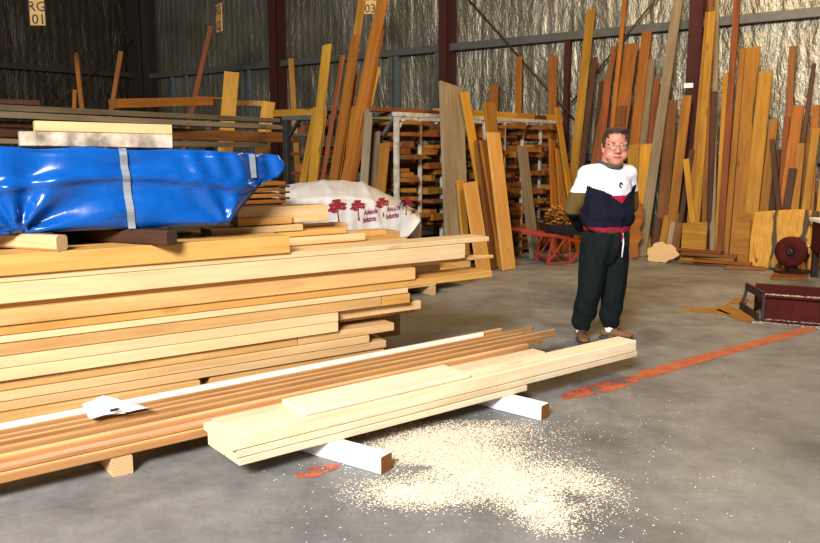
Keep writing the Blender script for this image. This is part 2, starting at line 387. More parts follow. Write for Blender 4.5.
# --- body: one continuous surface (head, neck, trunk, arms, hands, legs)
HYAW = -.08; HD = Vector((math.sin(HYAW), -math.cos(HYAW), 0)); HR = Vector((math.cos(HYAW), math.sin(HYAW), 0))   # head turned more to the lens
HC_ = ML(.022, .055, 1.600); HS = 1.13
def hp(a, f, z): return HC_ + (HR * a * 1.02 + HD * f + Vector((0, 0, z))) * HS
HM_ = Matrix(((HR.x, HD.x, 0), (HR.y, HD.y, 0), (0, 0, 1)))
hs = lambda a, f, z, r: (hp(a, f, z), tuple(q * HS * (1.02 if i == 0 else 1) for i, q in enumerate(r)) if isinstance(r, tuple) else r * HS, HM_)
head = [hull([hs(0, -.015, .045, (.083, .102, .095))]),                         # cranium
        hull([hs(0, .01, .0, (.080, .088, .08)), hs(0, .035, -.075, (.062, .055, .045)), hs(0, .062, -.098, (.030, .026, .024))]),  # face and jaw
        hull([hs(-.045, .05, -.05, (.034, .035, .036)), hs(.045, .05, -.05, (.034, .035, .036))]),      # cheeks
        hull([hs(-.04, .083, .032, (.03, .016, .012)), hs(.04, .083, .032, (.03, .016, .012))]),         # brow
        hull([hs(0, .093, .018, (.010, .010, .010)), hs(0, .113, -.026, (.017, .014, .013))]),           # nose
        hull([hs(-.016, .100, -.028, .010), hs(.016, .100, -.028, .010)]),
        hull([hs(0, .092, -.062, (.026, .012, .010))]),                                                   # mouth mound
        hull([hs(0, .02, -.105, (.055, .055, .03))]),                                                     # double chin
        ]
for s in (-1, 1): head.append(hull([hs(.086 * s, -.01, .022, (.010, .020, .026)), hs(.084 * s, -.002, -.024, (.008, .011, .014))]))  # ears
neck = chain([ML(0, .0, 1.42), ML(0, .02, 1.52), hp(0, -.01, -.06)], [.075, .066, .066])
sh = [(ML(s * .165, 0, 1.375), .045) for s in (-1, 1)]
trunk = [hull([(ML(0, .0, 1.28), (.165, .115, .13)), (ML(0, .02, 1.05), (.165, .135, .10))]), hull([(ML(0, .02, 1.05), (.165, .135, .1)), (ML(0, 0, .90), (.155, .11, .08))]), hull([(ML(0, 0, 1.34), (.15, .09, .08)), sh[0], sh[1]])]
EL_ = {-1: ML(-.292, -.06, 1.125), 1: ML(.295, -.07, 1.125)}; WR = {-1: ML(-.085, -.235, .955), 1: ML(.085, -.245, .985)}
arms = []
for s in (-1, 1): arms += chain([ML(s * .185, 0, 1.365), EL_[s], WR[s]], [.045, .042, .030])
# hands clasped behind: palm and five fingers each
def handp(s, w, dirv, nrm):
    x = dirv.normalized(); y = nrm.cross(x).normalized(); out = []
    def q(l, a, n_): return w + x * l + y * a + nrm * n_
    out.append(hull([(q(.015, -.018, 0), .016), (q(.015, .018, 0), .016), (q(.085, -.032, 0), .013), (q(.085, .032, 0), .013)]))
    for k, (a, L1) in enumerate(((-.033, .062), (-.011, .074), (.011, .070), (.032, .055))):
        out += chain([q(.085, a, 0), q(.085 + L1 * .5, a, -.008), q(.085 + L1 * .8, a, -.028), q(.085 + L1 * .85, a, -.048)], [.0095, .009, .0085, .008])
    out += chain([q(.02, -.025 * s, -.003), q(.05, -.052 * s, -.012), q(.085, -.058 * s, -.022)], [.013, .0105, .009])
    return out
hands = handp(1, WR[1], ML(-.9, -.12, -.35), ML(0, -1, 0).normalized()) + handp(-1, WR[-1], ML(.9, -.32, -.1), ML(0, -1, 0).normalized())
legs = []
FT = {-1: Vector((-.165, .03, 0)), 1: Vector((.085, .10, 0))}     # ankles (viewer's left, right)
HP = {-1: ML(-.10, 0, .86), 1: ML(.10, 0, .86)}
KN = {}
for s in (-1, 1):
    an = FT[s] + Vector((0, 0, .09)); kn = HP[s].lerp(an, .52) + Vector((.01, -.03, 0)); KN[s] = kn
    legs += chain([HP[s], kn, an], [.085, .055, .042])
    td = Vector((-.05, -1, 0)).normalized() if s < 0 else Vector((.92, -.38, 0)).normalized()
    legs += chain([FT[s] + Vector((0, 0, .05)), FT[s] + td * .13 + Vector((0, 0, .035))], [.036, .03])
def lip_mat(c):
    return 0
body = fuse('body', head + neck + trunk + arms + hands + legs, .0065, 4, ['skin'], man)
# --- face details
for s in (-1, 1):
    lathe('eye', [(.001, -.011), (.008, -.008), (.0115, 0), (.008, .008), (.001, .011)], 14, 'eye_white', man, Matrix.Translation(hp(.032 * s, .080, .012)))
    lathe('iris', [(.0005, -.001), (.005, -.001), (.005, .001), (.0005, .001)], 12, 'iris', man, Matrix.Translation(hp(.032 * s, .0925, .012)) @ Matrix.Rotation(HYAW, 4, 'Z') @ RX)
    br = [hp(s * a, f, z) for a, f, z in ((.014, .099, .031), (.03, .100, .037), (.048, .090, .034), (.058, .078, .027))]
    tube('eyebrow', br, .004, 'hair_brown', radii=[.002, .003, .003, .0015]).parent = man
tube('lips', [hp(a, f, z) for a, f, z in ((-.027, .092, -.062), (-.012, .104, -.061), (0, .105, -.062), (.012, .104, -.061), (.027, .092, -.062))], .004, 'lip', radii=[.0015, .004, .0045, .004, .0015]).parent = man
hairp = [hull([hs(0, -.026, .062, (.090, .100, .088)), hs(0, -.005, .098, (.066, .068, .045))]), hull([hs(0, -.05, .03, (.088, .075, .08)), hs(0, -.07, -.03, (.06, .045, .04))])]
for s in (-1, 1): hairp.append(hull([hs(.080 * s, .005, .045, (.012, .03, .03)), hs(.081 * s, .012, .01, (.008, .012, .012))]))
for k in range(9):
    a = -.06 + .12 * k / 8; hairp.append(hull([hs(a,   .035 - 5 * a * a, .130, .014), hs(a * 1.05,   .052 - 6 * a * a, .124 + .004 * math.sin(k * 2.1), .012)]))
fuse('hair', hairp, .006, 2, ['hair_brown'], man, disp=lambda c, n: c + n * (.003 * noise.noise(c * 60)))
gl = None
for s in (-1, 1):
    c = hp(.034 * s, .112, .010); ring = [c + HR * (.026 * math.cos(t)) + Vector((0, 0, .020 * math.sin(t))) for t in [2 * math.pi * k / 20 for k in range(21)]]
    o = tube('spectacles', ring, .0018, 'wire_gold', n=6, cap=False)
    if gl is None:
        gl = o; gl.parent = man; gl['label'] = 'thin wire-rimmed spectacles'
        tube('bridge', [hp(-.009, .113, .014), hp(0, .119, .017), hp(.009, .113, .014)], .0018, 'wire_gold', n=6).parent = gl
    else: o.name = 'rim'; o.parent = gl
    tube('temple', [hp(.060 * s, .110, .014), hp(.088 * s, .07, .018), hp(.092 * s, .0, .016)], .0018, 'wire_gold', n=6).parent = gl
    n_ = 20; vs = [c] + ring[:20]; mesh_obj('lens', vs, [(0, 1 + k, 1 + (k + 1) % 20) for k in range(20)], 'spectacle_glass').parent = gl
# --- sweatshirt
def locl(c): return c.dot(RV), c.dot(FV), c.z
def shirt_mat(c):
    a, f, z = locl(c)
    if z < .945 and f > -.12: return 2
    if z < .976 and math.hypot(a, f) > .05 and abs(a) < .27 and f > -.5 and not (f < -.12): return 3
    # sleeves
    for s in (-1, 1):
        e = EL_[s]; ea, ef, ez = locl(e)
        if s * a > .246 and f < .07:
            if z > 1.25: return 0
            if z > 1.075 and f > -.14: return 2
            return 1
    v = 1.200 + .45 * abs(a)
    if f > .0 and z < v + .0 + .0:
        if z > 1.165 + .75 * abs(a) and z < 1.228 and abs(a) < .085: return 3
        return 1
    if f > 0: 
        if z < 1.228 and abs(a) < .085 and z > 1.165 + .75 * abs(a): return 3
        return 0
    return 0 if z > 1.27 else 1
def shirt_disp(c, n):
    a, f, z = locl(c)
    k = smooth01((1.45 - z) / .2)
    w = .010 * math.sin(z * 46 + a * 9 + 3 * math.sin(f * 12)) * smooth01((1.15 - z) / .2) + .008 * noise.noise(c * 9) + .006 * noise.noise(c * 18)
    return c + n * w * k
top = [hull([(ML(0, .0, 1.30), (.228, .15, .12)), (ML(-.01, .035, 1.06), (.238, .19, .10))]), hull([(ML(-.01, .035, 1.06), (.238, .19, .1)), (ML(-.01, .025, .985), (.235, .18, .05))]),
       hull([(ML(-.01, .025, .985), (.232, .178, .05)), (ML(0, .02, .945), (.208, .158, .035))]),
       hull([(ML(0, .0, 1.34), (.20, .125, .09)), (ML(-.20, 0, 1.385), .085), (ML(.20, 0, 1.385), .085), (ML(0, .01, 1.465), (.10, .085, .022))])]
for s in (-1, 1): top += chain([ML(s * .195, 0, 1.365), EL_[s], EL_[s].lerp(WR[s], .25), WR[s]], [.083, .074, .072, .047])
fuse('sweatshirt', top, .0075, 5, ['cloth_white', 'cloth_navy', 'cloth_olive', 'cloth_red'], man, shirt_mat, 'white and navy sweatshirt with olive sleeve patch and red trim', shirt_disp)
# ribbed collar
ring = []
for k in range(25):
    t = 2 * math.pi * k / 24; ring.append(ML(.086 * math.cos(t), .024 + .082 * math.sin(t), 1.475 - .022 * math.sin(t) - .0 * abs(math.cos(t))))
tube('collar', ring, .021, 'cloth_collar', man, n=10, cap=False).matrix_parent_inverse = Matrix()
# chest emblem: small dark swirl badge
em = ML(.012, .137, 1.315)
t_ = tube('emblem', [ML(.012 +   .017 * math.cos(t) * (.5 + t / 9), .158, 1.312 + .022 * math.sin(t) * (.5 + t / 9)) for t in [k * .45 for k in range(12)]], .006, 'cloth_navy', n=6); t_.parent = man
# --- trousers
def pant_disp(c, n):
    a, f, z = locl(c)
    k = smooth01(z / .12)
    w = .009 * noise.noise(Vector((c.x * 14, c.y * 14, c.z * 4))) + .006 * math.sin(c.x * 70 + 4 * math.sin(z * 5)) * smooth01((z - .55) / .3) + .008 * math.sin(z * 38 + c.x * 20) * smooth01((.42 - z) / .3)
    return c + n * w * k
pants = [hull([(ML(0, .02, .93), (.20, .15, .03)), (ML(0, .0, .82), (.222, .17, .08))]), hull([(ML(0, 0, .82), (.222, .17, .08)), (HP[-1] + Vector((0, 0, -.12)), .115), (HP[1] + Vector((0, 0, -.12)), .115)])]
for s in (-1, 1):
    an = FT[s] + Vector((0, 0, .15)); kn = KN[s]
    pants += chain([HP[s] + Vector((0, 0, -.06)), kn, kn.lerp(an, .72), an + Vector((0, 0, .02)), an + Vector((0, 0, -.02))], [.125, .105, .098, .080, .062])
fuse('trousers', pants, .0085, 5, ['cloth_black'], man, None, 'black baggy track pants gathered at the ankles', pant_disp)
tube('drawstring', [ML(.012, .185, .955), ML(.014, .20, .90), ML(.010, .195, .86)], .0065, 'cloth_red', n=6).parent = man
tube('drawstring', [ML(.022, .188, .93), ML(.024, .20, .85), ML(.018, .195, .735)], .0065, 'cloth_white', n=6).parent = man
# --- shoes and socks
for s in (-1, 1):
    td = Vector((-.05, -1, 0)).normalized() if s < 0 else Vector((.92, -.38, 0)).normalized(); sd = Vector((-td.y, td.x, 0)); c0 = FT[s]
    M3 = Matrix(((td.x, sd.x, 0), (td.y, sd.y, 0), (0, 0, 1)))
    P_ = lambda l, a, z: c0 + td * l + sd * a + Vector((0, 0, z))
    up = [hull([(P_(-.035, 0, .055), (.045, .042, .035), M3), (P_(.05, 0, .06), (.05, .045, .042), M3)]), hull([(P_(.05, 0, .055), (.05, .045, .04), M3), (P_(.155, .0, .045), (.05, .046, .026), M3)]), hull([(P_(-.01, 0, .085), (.048, .042, .028), M3), (P_(.03, 0, .08), (.04, .04, .025), M3)])]
    sh_ = fuse('shoe', up, .006, 3, ['shoe_tan'], man, None, 'tan brown lace-up shoe')
    so = fuse('sole', [hull([(P_(-.04, 0, .013), (.048, .045, .013), M3), (P_(.155, 0, .013), (.054, .049, .013), M3), (P_(.06, 0, .013), (.05, .049, .013), M3)])], .006, 1, ['shoe_sole'], sh_)
    for k in range(3):
        l = .055 + .027 * k; z = .108 - .013 * k
        tube('lace', [P_(l - .008, -.026, z - .008), P_(l, 0, z), P_(l + .008, .026, z - .008)], .0045, 'cloth_navy', n=6).parent = sh_
    fuse('sock', [hull([(P_(.0, 0, .08), .046), (P_(.0, 0, .135), .050)])], .006, 1, ['cloth_white'], man)
# ---------------------------------------------------------------- lumber stacks on the near side
class Fr:
    def __init__(s, O, vpu):
        s.O = O; s.d = vp_dir(vpu); s.p = Vector((-s.d.y, s.d.x, 0))
    def pt(s, t, q, h): 
        v = s.O + s.d * t + s.p * q; return Vector((v.x, v.y, h))
    def t_at(s, u, q, h): return line_at_u(s.pt(0, q, h), s.d, u)
BIG = Fr(Vector((-1.63, 4.35, 0)), 1560)
def fb(fr, u0, u1, q0, q1, h0, h1, col, label, group, name='board', cat='board', slope=0, end=None, seg=1, **kw):
    """u0/u1: image column of the front edge's ends (None: runs out of view on the near side)"""
    hm = (h0 + h1) / 2
    t0 = -2.4 - random.random() * .5 if u0 is None else fr.t_at(u0, q0, hm)
    t1 = fr.t_at(u1, q0, hm)
    qc = (q0 + q1) / 2
    return plank(name, fr.pt(t0, qc, hm), fr.pt(t1, qc, hm), abs(q1 - q0), h1 - h0 - .002, -fr.p, col, label, cat, group, slope=slope, end=end, seg=seg, **kw)
G1 = 'boards in the big stack under the blue bundle'
N = None
# front row, top to bottom: (u0,u1,q0,q1,h0,h1,colour,label)
for r in [
 (N, 290, .00, .26, .950, 1.060, 'gold', 'thick golden beam topmost on the near face of the big stack, under the bearers'),
 (N, 489, .02, .24, .913, .950, 'cream', 'thin pale board whose tip reaches furthest of the big stack, just under golden beam'),
 (N, 465, .01, .27, .805, .913, 'cream', 'broad cream board, blunt end, second below the golden top beam of big stack'),
 (N, 478, .05, .25, .778, .805, 'tan', 'thin tan board with a pointed end below the broad cream board of the big stack'),
 (N, 415, .00, .26, .692, .778, 'tan', 'broad tan board in mid height of the big stack, above the long golden one'),
 (N, 492, .015, .27, .640, .692, 'gold', 'long golden board at mid height of the big stack, far end overhanging bare floor'),
 (N, 408, .00, .25, .603, .640, 'cream', 'thin pale board directly under the long golden board of the big stack'),
 (N, 381, .01, .26, .532, .603, 'tan', 'tan board of the big stack, end butting against a short orange piece'),
 (382, 410, .01, .24, .530, .601, 'gold', 'short orange-gold piece butted onto a tan board end in the big stack'),
 (N, 338, .00, .28, .470, .532, 'cream', 'pale board, upper of two flush square ends halfway down the big stack'),
 (N, 338, -.005, .27, .403, .470, 'cream', 'pale board, lower of two flush square ends halfway down the big stack'),
 (339.5, 421, .06, .27, .462, .525, 'pine', 'board with sunlit end sticking out past two flush square ends, upper one'),
 (339.5, 415, .12, .29, .430, .460, 'tan', 'thin tan board right under the upper board sticking out past flush ends'),
 (298, 394, .02, .26, .345, .402, 'pine', 'short board poking out below the two flush square ends of the big stack'),
 (N, 297, .02, .26, .345, .401, 'tan', 'tan board low on the big stack, butting a short pale-ended board'),
 (N, 369, .01, .26, .290, .344, 'pine', 'low pine board of big stack, shorter than the one right beneath it'),
 (N, 386, .015, .26, .236, .289, 'pine', 'lowest board end seen of the big stack, above the white-edged strip'),
 (N, 200, -.01, .20, .165, .234, 'tan', 'tan board at the very foot of the big stack behind the papers'),
 (210, 384, .03, .26, .165, .234, 'tan', 'board at the very foot of the big stack, hidden low behind the strips'),
]:
    fb(BIG, *r, G1, seg=3, bow=random.uniform(-.001, .001), slope={478: .3}.get(r[1], random.uniform(-.006, .006)))
# second and third rows and tops behind
G2 = 'boards in the rear rows of the big stack'
for r in [
 (N, 407, .27, .44, .912, .952, 'gold', 'golden board behind the thin overhanging pale one, level with its top'),
 (N, 365, .28, .46, .955, 1.010, 'pine', 'pine board with angled end, rear row, just above the golden long board'),
 (300, 386, .465, .60, .955, 1.000, 'gold', 'short golden board end in the rear row in front of the white sheet'),
 (N, 346, .31, .515, 1.012, 1.050, 'gold', 'golden board of rear row, second step down from the big square end'),
 (212, 303, .30, .50, 1.052, 1.095, 'pine', 'board with a rounded worn end below the big square end, rear row'),
 (N, 348, .52, .66, 1.012, 1.062, 'tan', 'thin tan board under the big square end, rear row of the big stack'),
 (238, 328, .36, .50, 1.100, 1.215, 'pine', 'thick pine beam with big square end in front of the white printed sheet'),
 (238, 292, .335, .357, 1.100, 1.150, 'gold', 'thin golden strip against the thick square-ended pine beam'),
 (N, 440, .46, .72, .640, .760, 'pine', 'hidden inner beam under the rear row of the big stack'),
 (N, 395, .27, .70, .56, .638, 'tan', 'inner tan beam under the rear row seen in gaps of the big stack'),
]:
    fb(BIG, *r, G2, seg=3)
for i, (h0, h1) in enumerate(((.10, .24), (.242, .40), (.402, .56))):
    fb(BIG, N, 380 - 8 * i, .30, .73, h0, h1, 'tan', ['lowest', 'second lowest', 'third lowest'][i] + ' wide inner baulk deep in the dark of the big stack', G2)
fb(BIG, N, 400, .75, 1.0, .10, .95, 'tan', 'deep rear baulk holding up the rear row of the big stack', G2)
fb(BIG, N, 372, .30, .455, .765, .909, 'tan', 'inner support baulk right behind the top boards of the big stack', G2)
fb(BIG, N, 350, .50, .735, .765, .950, 'tan', 'inner support baulk under the thick square-ended pine beam', G2)
# bearers of the big stack
for t in (-1.6, .1):
    plank('bearer', BIG.pt(t, .0, .0495), BIG.pt(t, 1.0, .0495), .09, .097, BIG.d, 'pine', 'pine bearer under the near foot of the big stack' if t < 0 else 'pine bearer under the middle of the big stack', 'timber bearer')
# lower rear pack under the white sheet, standing behind the overhang
P0 = at_h(432, 295, 0)
REAR = Fr(Vector((P0.x, P0.y, 0)), 1560); 
REAR.O = P0 - REAR.d * line_at_u(P0, REAR.d, 432) * 0
G3 = 'boards in the pack under the white sheet'
for r in [
 (250, 461, .00, .22, .235, .285, 'gold', 'golden board of the white-sheeted pack, lower course, above its bearer'),
 (250, 452, .00, .22, .180, .233, 'gold', 'second golden board of the white-sheeted pack, resting on another course'),
 (250, 436, .00, .22, .100, .178, 'cream', 'pale board with slanted end right above the small bearer block'),
 (250, 470, .23, .50, .100, .285, 'tan', 'thick tan baulk deep in the white-sheeted pack, near the floor'),
 (240, 440, .02, .50, .287, .42, 'tan', 'wide tan baulk in the middle of the white-sheeted pack'),
 (240, 425, .02, .50, .422, .60, 'tan', 'wide baulk on upper half of the white-sheeted pack'),
]:
    fb(REAR, *r, G3)
plank('bearer', P0 + Vector((0, 0, .05)) - REAR.p * .02, P0 + Vector((0, 0, .05)) + REAR.p * .55, .07, .098, REAR.d, 'pine', 'small bearer block on the floor under the overhanging far end of the stack', 'timber bearer')
tb = REAR.t_at(330, 0, .05)
plank('bearer', REAR.pt(tb, -.0, .05), REAR.pt(tb, .5, .05), .07, .098, REAR.d, 'pine', 'bearer block under the middle of the white-sheeted pack', 'timber bearer')
# stickered orange pack between blue bundle and white sheet
STK = Fr(Vector((0, 0, 0)), 1560); o_ = at_h(283, 199, 1.03)
for i in range(5):
    z = [200.5, 195, 189.5, 184, 180.5][i]
    h = 0
q = at_y(284, 190, 7.1); STK.O = Vector((q.x, q.y, 0))
zb = at_y(284, 203, 7.1).z
n_ = ['lowest', 'second', 'third', 'fourth']
for i in range(4):
    h0 = zb + i * .052
    fb(STK, 180, 285.5, 0, .3, h0, h0 + .034, 'orange', f'{n_[i]} orange board from the bottom of the stickered pack beside the white sheet', 'boards of the stickered orange pack')
    if i < 3:
        t = STK.t_at(284, 0, h0)
        plank('sticker', STK.pt(t - .04, -.0, h0 + .043), STK.pt(t + .05, .0, h0 + .043), .035, .017, STK.p, 'dark', f'{["lowest", "middle", "topmost"][i]} dark spacer strip poking out of the stickered orange pack', 'spacer strip')
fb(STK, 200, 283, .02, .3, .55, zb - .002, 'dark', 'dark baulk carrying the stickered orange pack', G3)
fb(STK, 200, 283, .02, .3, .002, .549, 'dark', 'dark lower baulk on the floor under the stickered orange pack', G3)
# ------------------------------------------------ strip pile (long narrow boards on a block)
LO = Fr(Vector((0, 0, 0)), 1440); a = at_h(110, 459, .10); LO.O = Vector((a.x, a.y, 0))
G4 = 'long narrow strips in the pile before the big stack'
for r in [  # q0 q1 h0 h1
 (N, 505, .00, .092, .100, .146, 'pinkpine', 'front lower strip of the pile resting on the orange block'),
 (N, 500, .018, .080, .148, .170, 'pinkish', 'thin pink-brown strip on top along the front of the strip pile'),
 (N, 516, .104, .152, .100, .146, 'tan', 'lower strip, second row from the front of the strip pile'),
 (N, 530, .100, .150, .150, .190, 'pinkpine', 'second strip back from the front edge of the strip pile'),
 (N, 543, .163, .206, .158, .209, 'tan', 'strip with long brownish edge in the middle of the strip pile'),
 (N, 508, .165, .206, .100, .154, 'tan', 'lower strip in the middle of the strip pile, under a brownish one'),
 (N, 556, .219, .250, .172, .224, 'pine', 'longest strip of the pile, its tip nearest to the black trousers'),
 (N, 515, .221, .250, .100, .168, 'tan', 'deep lower strip under the longest strip of the pile'),
 (N, 524, .264, .290, .100, .236, 'pinkpine', 'strip with square tip next behind the longest strip'),
 (N, 534, .300, .320, .200, .252, 'tan', 'strip lying right before the white-edged strip of the pile'),
 (N, 505, .303, .320, .100, .196, 'tan', 'lower strip hidden before the white-edged strip of the pile'),
 (N, 484, .325, .355, .100, .272, 'paint_white', 'white-faced board set on edge along the back of the strip pile'),
 (150, 503, .36, .40, .100, .262, 'pine', 'pale strip behind the white-faced board at the back of the strip pile'),
]:
    r = list(r); c = r[6]
    kw = {}
    if c == 'paint_white': c = 'chalk'
    o = fb(LO, *r[:6], c, r[7], G4, name='timber_strip', cat='strip', seg=2, slope=random.uniform(-.03, .03))
    if c != 'chalk':                                   # darker colour on the camera-side edge faces only
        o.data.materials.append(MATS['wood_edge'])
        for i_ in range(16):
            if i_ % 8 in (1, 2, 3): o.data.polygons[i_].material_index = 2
def hexp(p, h): return Vector((p.x, p.y, h))
b0 = at_h(133, 474, 0); b1 = at_h(113, 478, 0)
bx = LO.p
plank('bearer', hexp(b1, .0485) + LO.d * .05, hexp(b1, .0485) + LO.p * .55 + LO.d * .05, .10, .095, LO.d, 'pinkpine', 'orange block bearing the near end of the strip pile', 'timber bearer')
tq = LO.t_at(420, .0, .05)
plank('bearer', LO.pt(tq, .02, .0485), LO.pt(tq, .42, .0485), .10, .095, LO.d, 'pinkpine', 'hidden bearer under the far half of the strip pile', 'timber bearer')
# ------------------------------------------------ front boards on two white posts
FN = Fr(Vector((0, 0, 0)), 1440); a = at_h(240, 466.5, .092); FN.O = Vector((a.x, a.y, 0)); bb = at_h(193, 448, .092)
q2 = (Vector((bb.x, bb.y, 0)) - FN.O).dot(FN.p); print('front pile width', q2, FN.O, px(FN.pt(0, 0, .092)))
G5 = 'boards on the two white posts'
for r in [
 (240, 527, .000, .17, .092, .130, 'blond', 'lowest board on the white posts, front column, ends before the others'),
 (237, 637, .004, .17, .132, .172, 'blond', 'second board up on the white posts, long one reaching towards the shoes'),
 (232, 636, .000, .16, .174, .255, 'blond', 'thick long beam on the white posts, its end nearest the brown shoes'),
 (px(FN.pt(0, .175, .13))[0], 520, .175, q2, .092, .172, 'blond', 'lower board of the rear column on the white posts'),
 (px(FN.pt(-.02, .175, .2))[0], 505, .175, q2, .174, .214, 'blond', 'flat board of the rear column on the white posts, knotty top'),
 (222, 545, .175, .29, .216, .255, 'blond', 'upper board of the rear column on the white posts, notched near end'),
 (306, 470, .02, .27, .257, .285, 'creamy', 'short wide cream board lying on top of the boards on white posts'),
]:
    fb(FN, *r, G5, seg=2)
POSTS = []
for (u, v, us, vs2, lab) in ((381, 475, 312, 455, 'white painted post on the floor, nearer one, carrying the front boards'), (541, 421, 470, 403, 'white painted post on the floor, further one, under the front boards')):
    A = at_h(u, v, 0); B = at_h(us, vs2, 0); dr = (B - A).normalized(); sd = Vector((-dr.y, dr.x, 0))
    POSTS.append((A.copy(), dr.copy(), sd.copy()))
    o = plank('painted_post', hexp(A, .0455) - sd * .045, hexp(A, .0455) + dr * 1.15 - sd * .045, .09, .09, sd, 'pine', lab, 'post', None, mats=['paint_white', 'end_orange'])
# ---------------------------------------------------------------- boards leaning on the back wall
PLACED = []   # (poly quad, layer)
def quad_hit(a, b):
    for A, B in ((a, b), (b, a)):
        for i in range(4):
            p, q = A[i], A[(i + 1) % 4]; nx, ny = q[1] - p[1], p[0] - q[0]; nl = math.hypot(nx, ny) or 1; nx /= nl; ny /= nl
            da = [nx * x + ny * y for x, y in A]; db = [nx * x + ny * y for x, y in B]
            if max(da) < min(db) - .25 or max(db) < min(da) - .25: return False
    return True
def lean(ub, ut, vt, wpx, col, label, group='boards leaning on the foil wall', thick=.035, d0=None, d1=None, P=None, U=None, n=None, base_d=.95, top_d=.16, layer=None, lift=0, name='board', cat='board', wave=None, seg=1, slope=0, set_='wall', step=.047, label_only=None):
    """board standing on the floor at column ub, its top at pixel (ut, vt); successive boards are stacked in front of each other"""
    P = W0 if P is None else P; U = UW if U is None else U; n = NI if n is None else n
    vb = 262
    Q = [(ub - wpx / 2, vb), (ub + wpx / 2, vb), (ut + wpx / 2, vt), (ut - wpx / 2, vt)]
    if layer is None:
        layer = 0
        for q, l, s in PLACED:
            if s == set_ and quad_hit(Q, q): layer = max(layer, l + 1)
    PLACED.append((Q, layer, set_))
    D0 = (base_d + layer * step) if d0 is None else d0; D1 = (top_d + layer * step) if d1 is None else d1
    if d1 is None and not lift:
        RHh = 3.4 if set_ == 'wall' else RH
        for _ in range(6):
            zt = at_plane(ut, vt, P + n * D1, n).z; D1 = top_d + layer * step + (base_d - top_d) * max(-.3, 1 - zt / RHh)
    if set_ == 'wall' and d0 is None and quad_hit(Q, [(688, -60), (705, -60), (705, 262), (688, 262)]):
        for _ in range(6):
            zt = at_plane(ut, vt, P + n * D1, n).z; D1 = .47 + layer * step + (base_d - .47) * (1 - zt / 3.4)
    bp = P + n * D0; bp = Vector((bp.x, bp.y, lift)); A = bp + U * line_at_u(bp, U, ub)
    B = at_plane(ut, vt, P + n * D1, n)
    mid = (A + B) / 2; a, b = px(mid - U * .1), px(mid + U * .1)
    w = wpx / abs(b[0] - a[0]) * .2 / max(.2, 1)
    if not lift: A.z = .0
    return plank(name, A, B, w, thick, U, col, label, cat, group, drop=not lift, seg=seg, wave=wave, slope=slope)
def wavy(amp, f, ph): return lambda x: amp * (math.sin(x * f + ph) * .6 + math.sin(x * f * 2.3 + ph * 2) * .4) - amp * .3
GW = 'boards leaning on the foil wall'
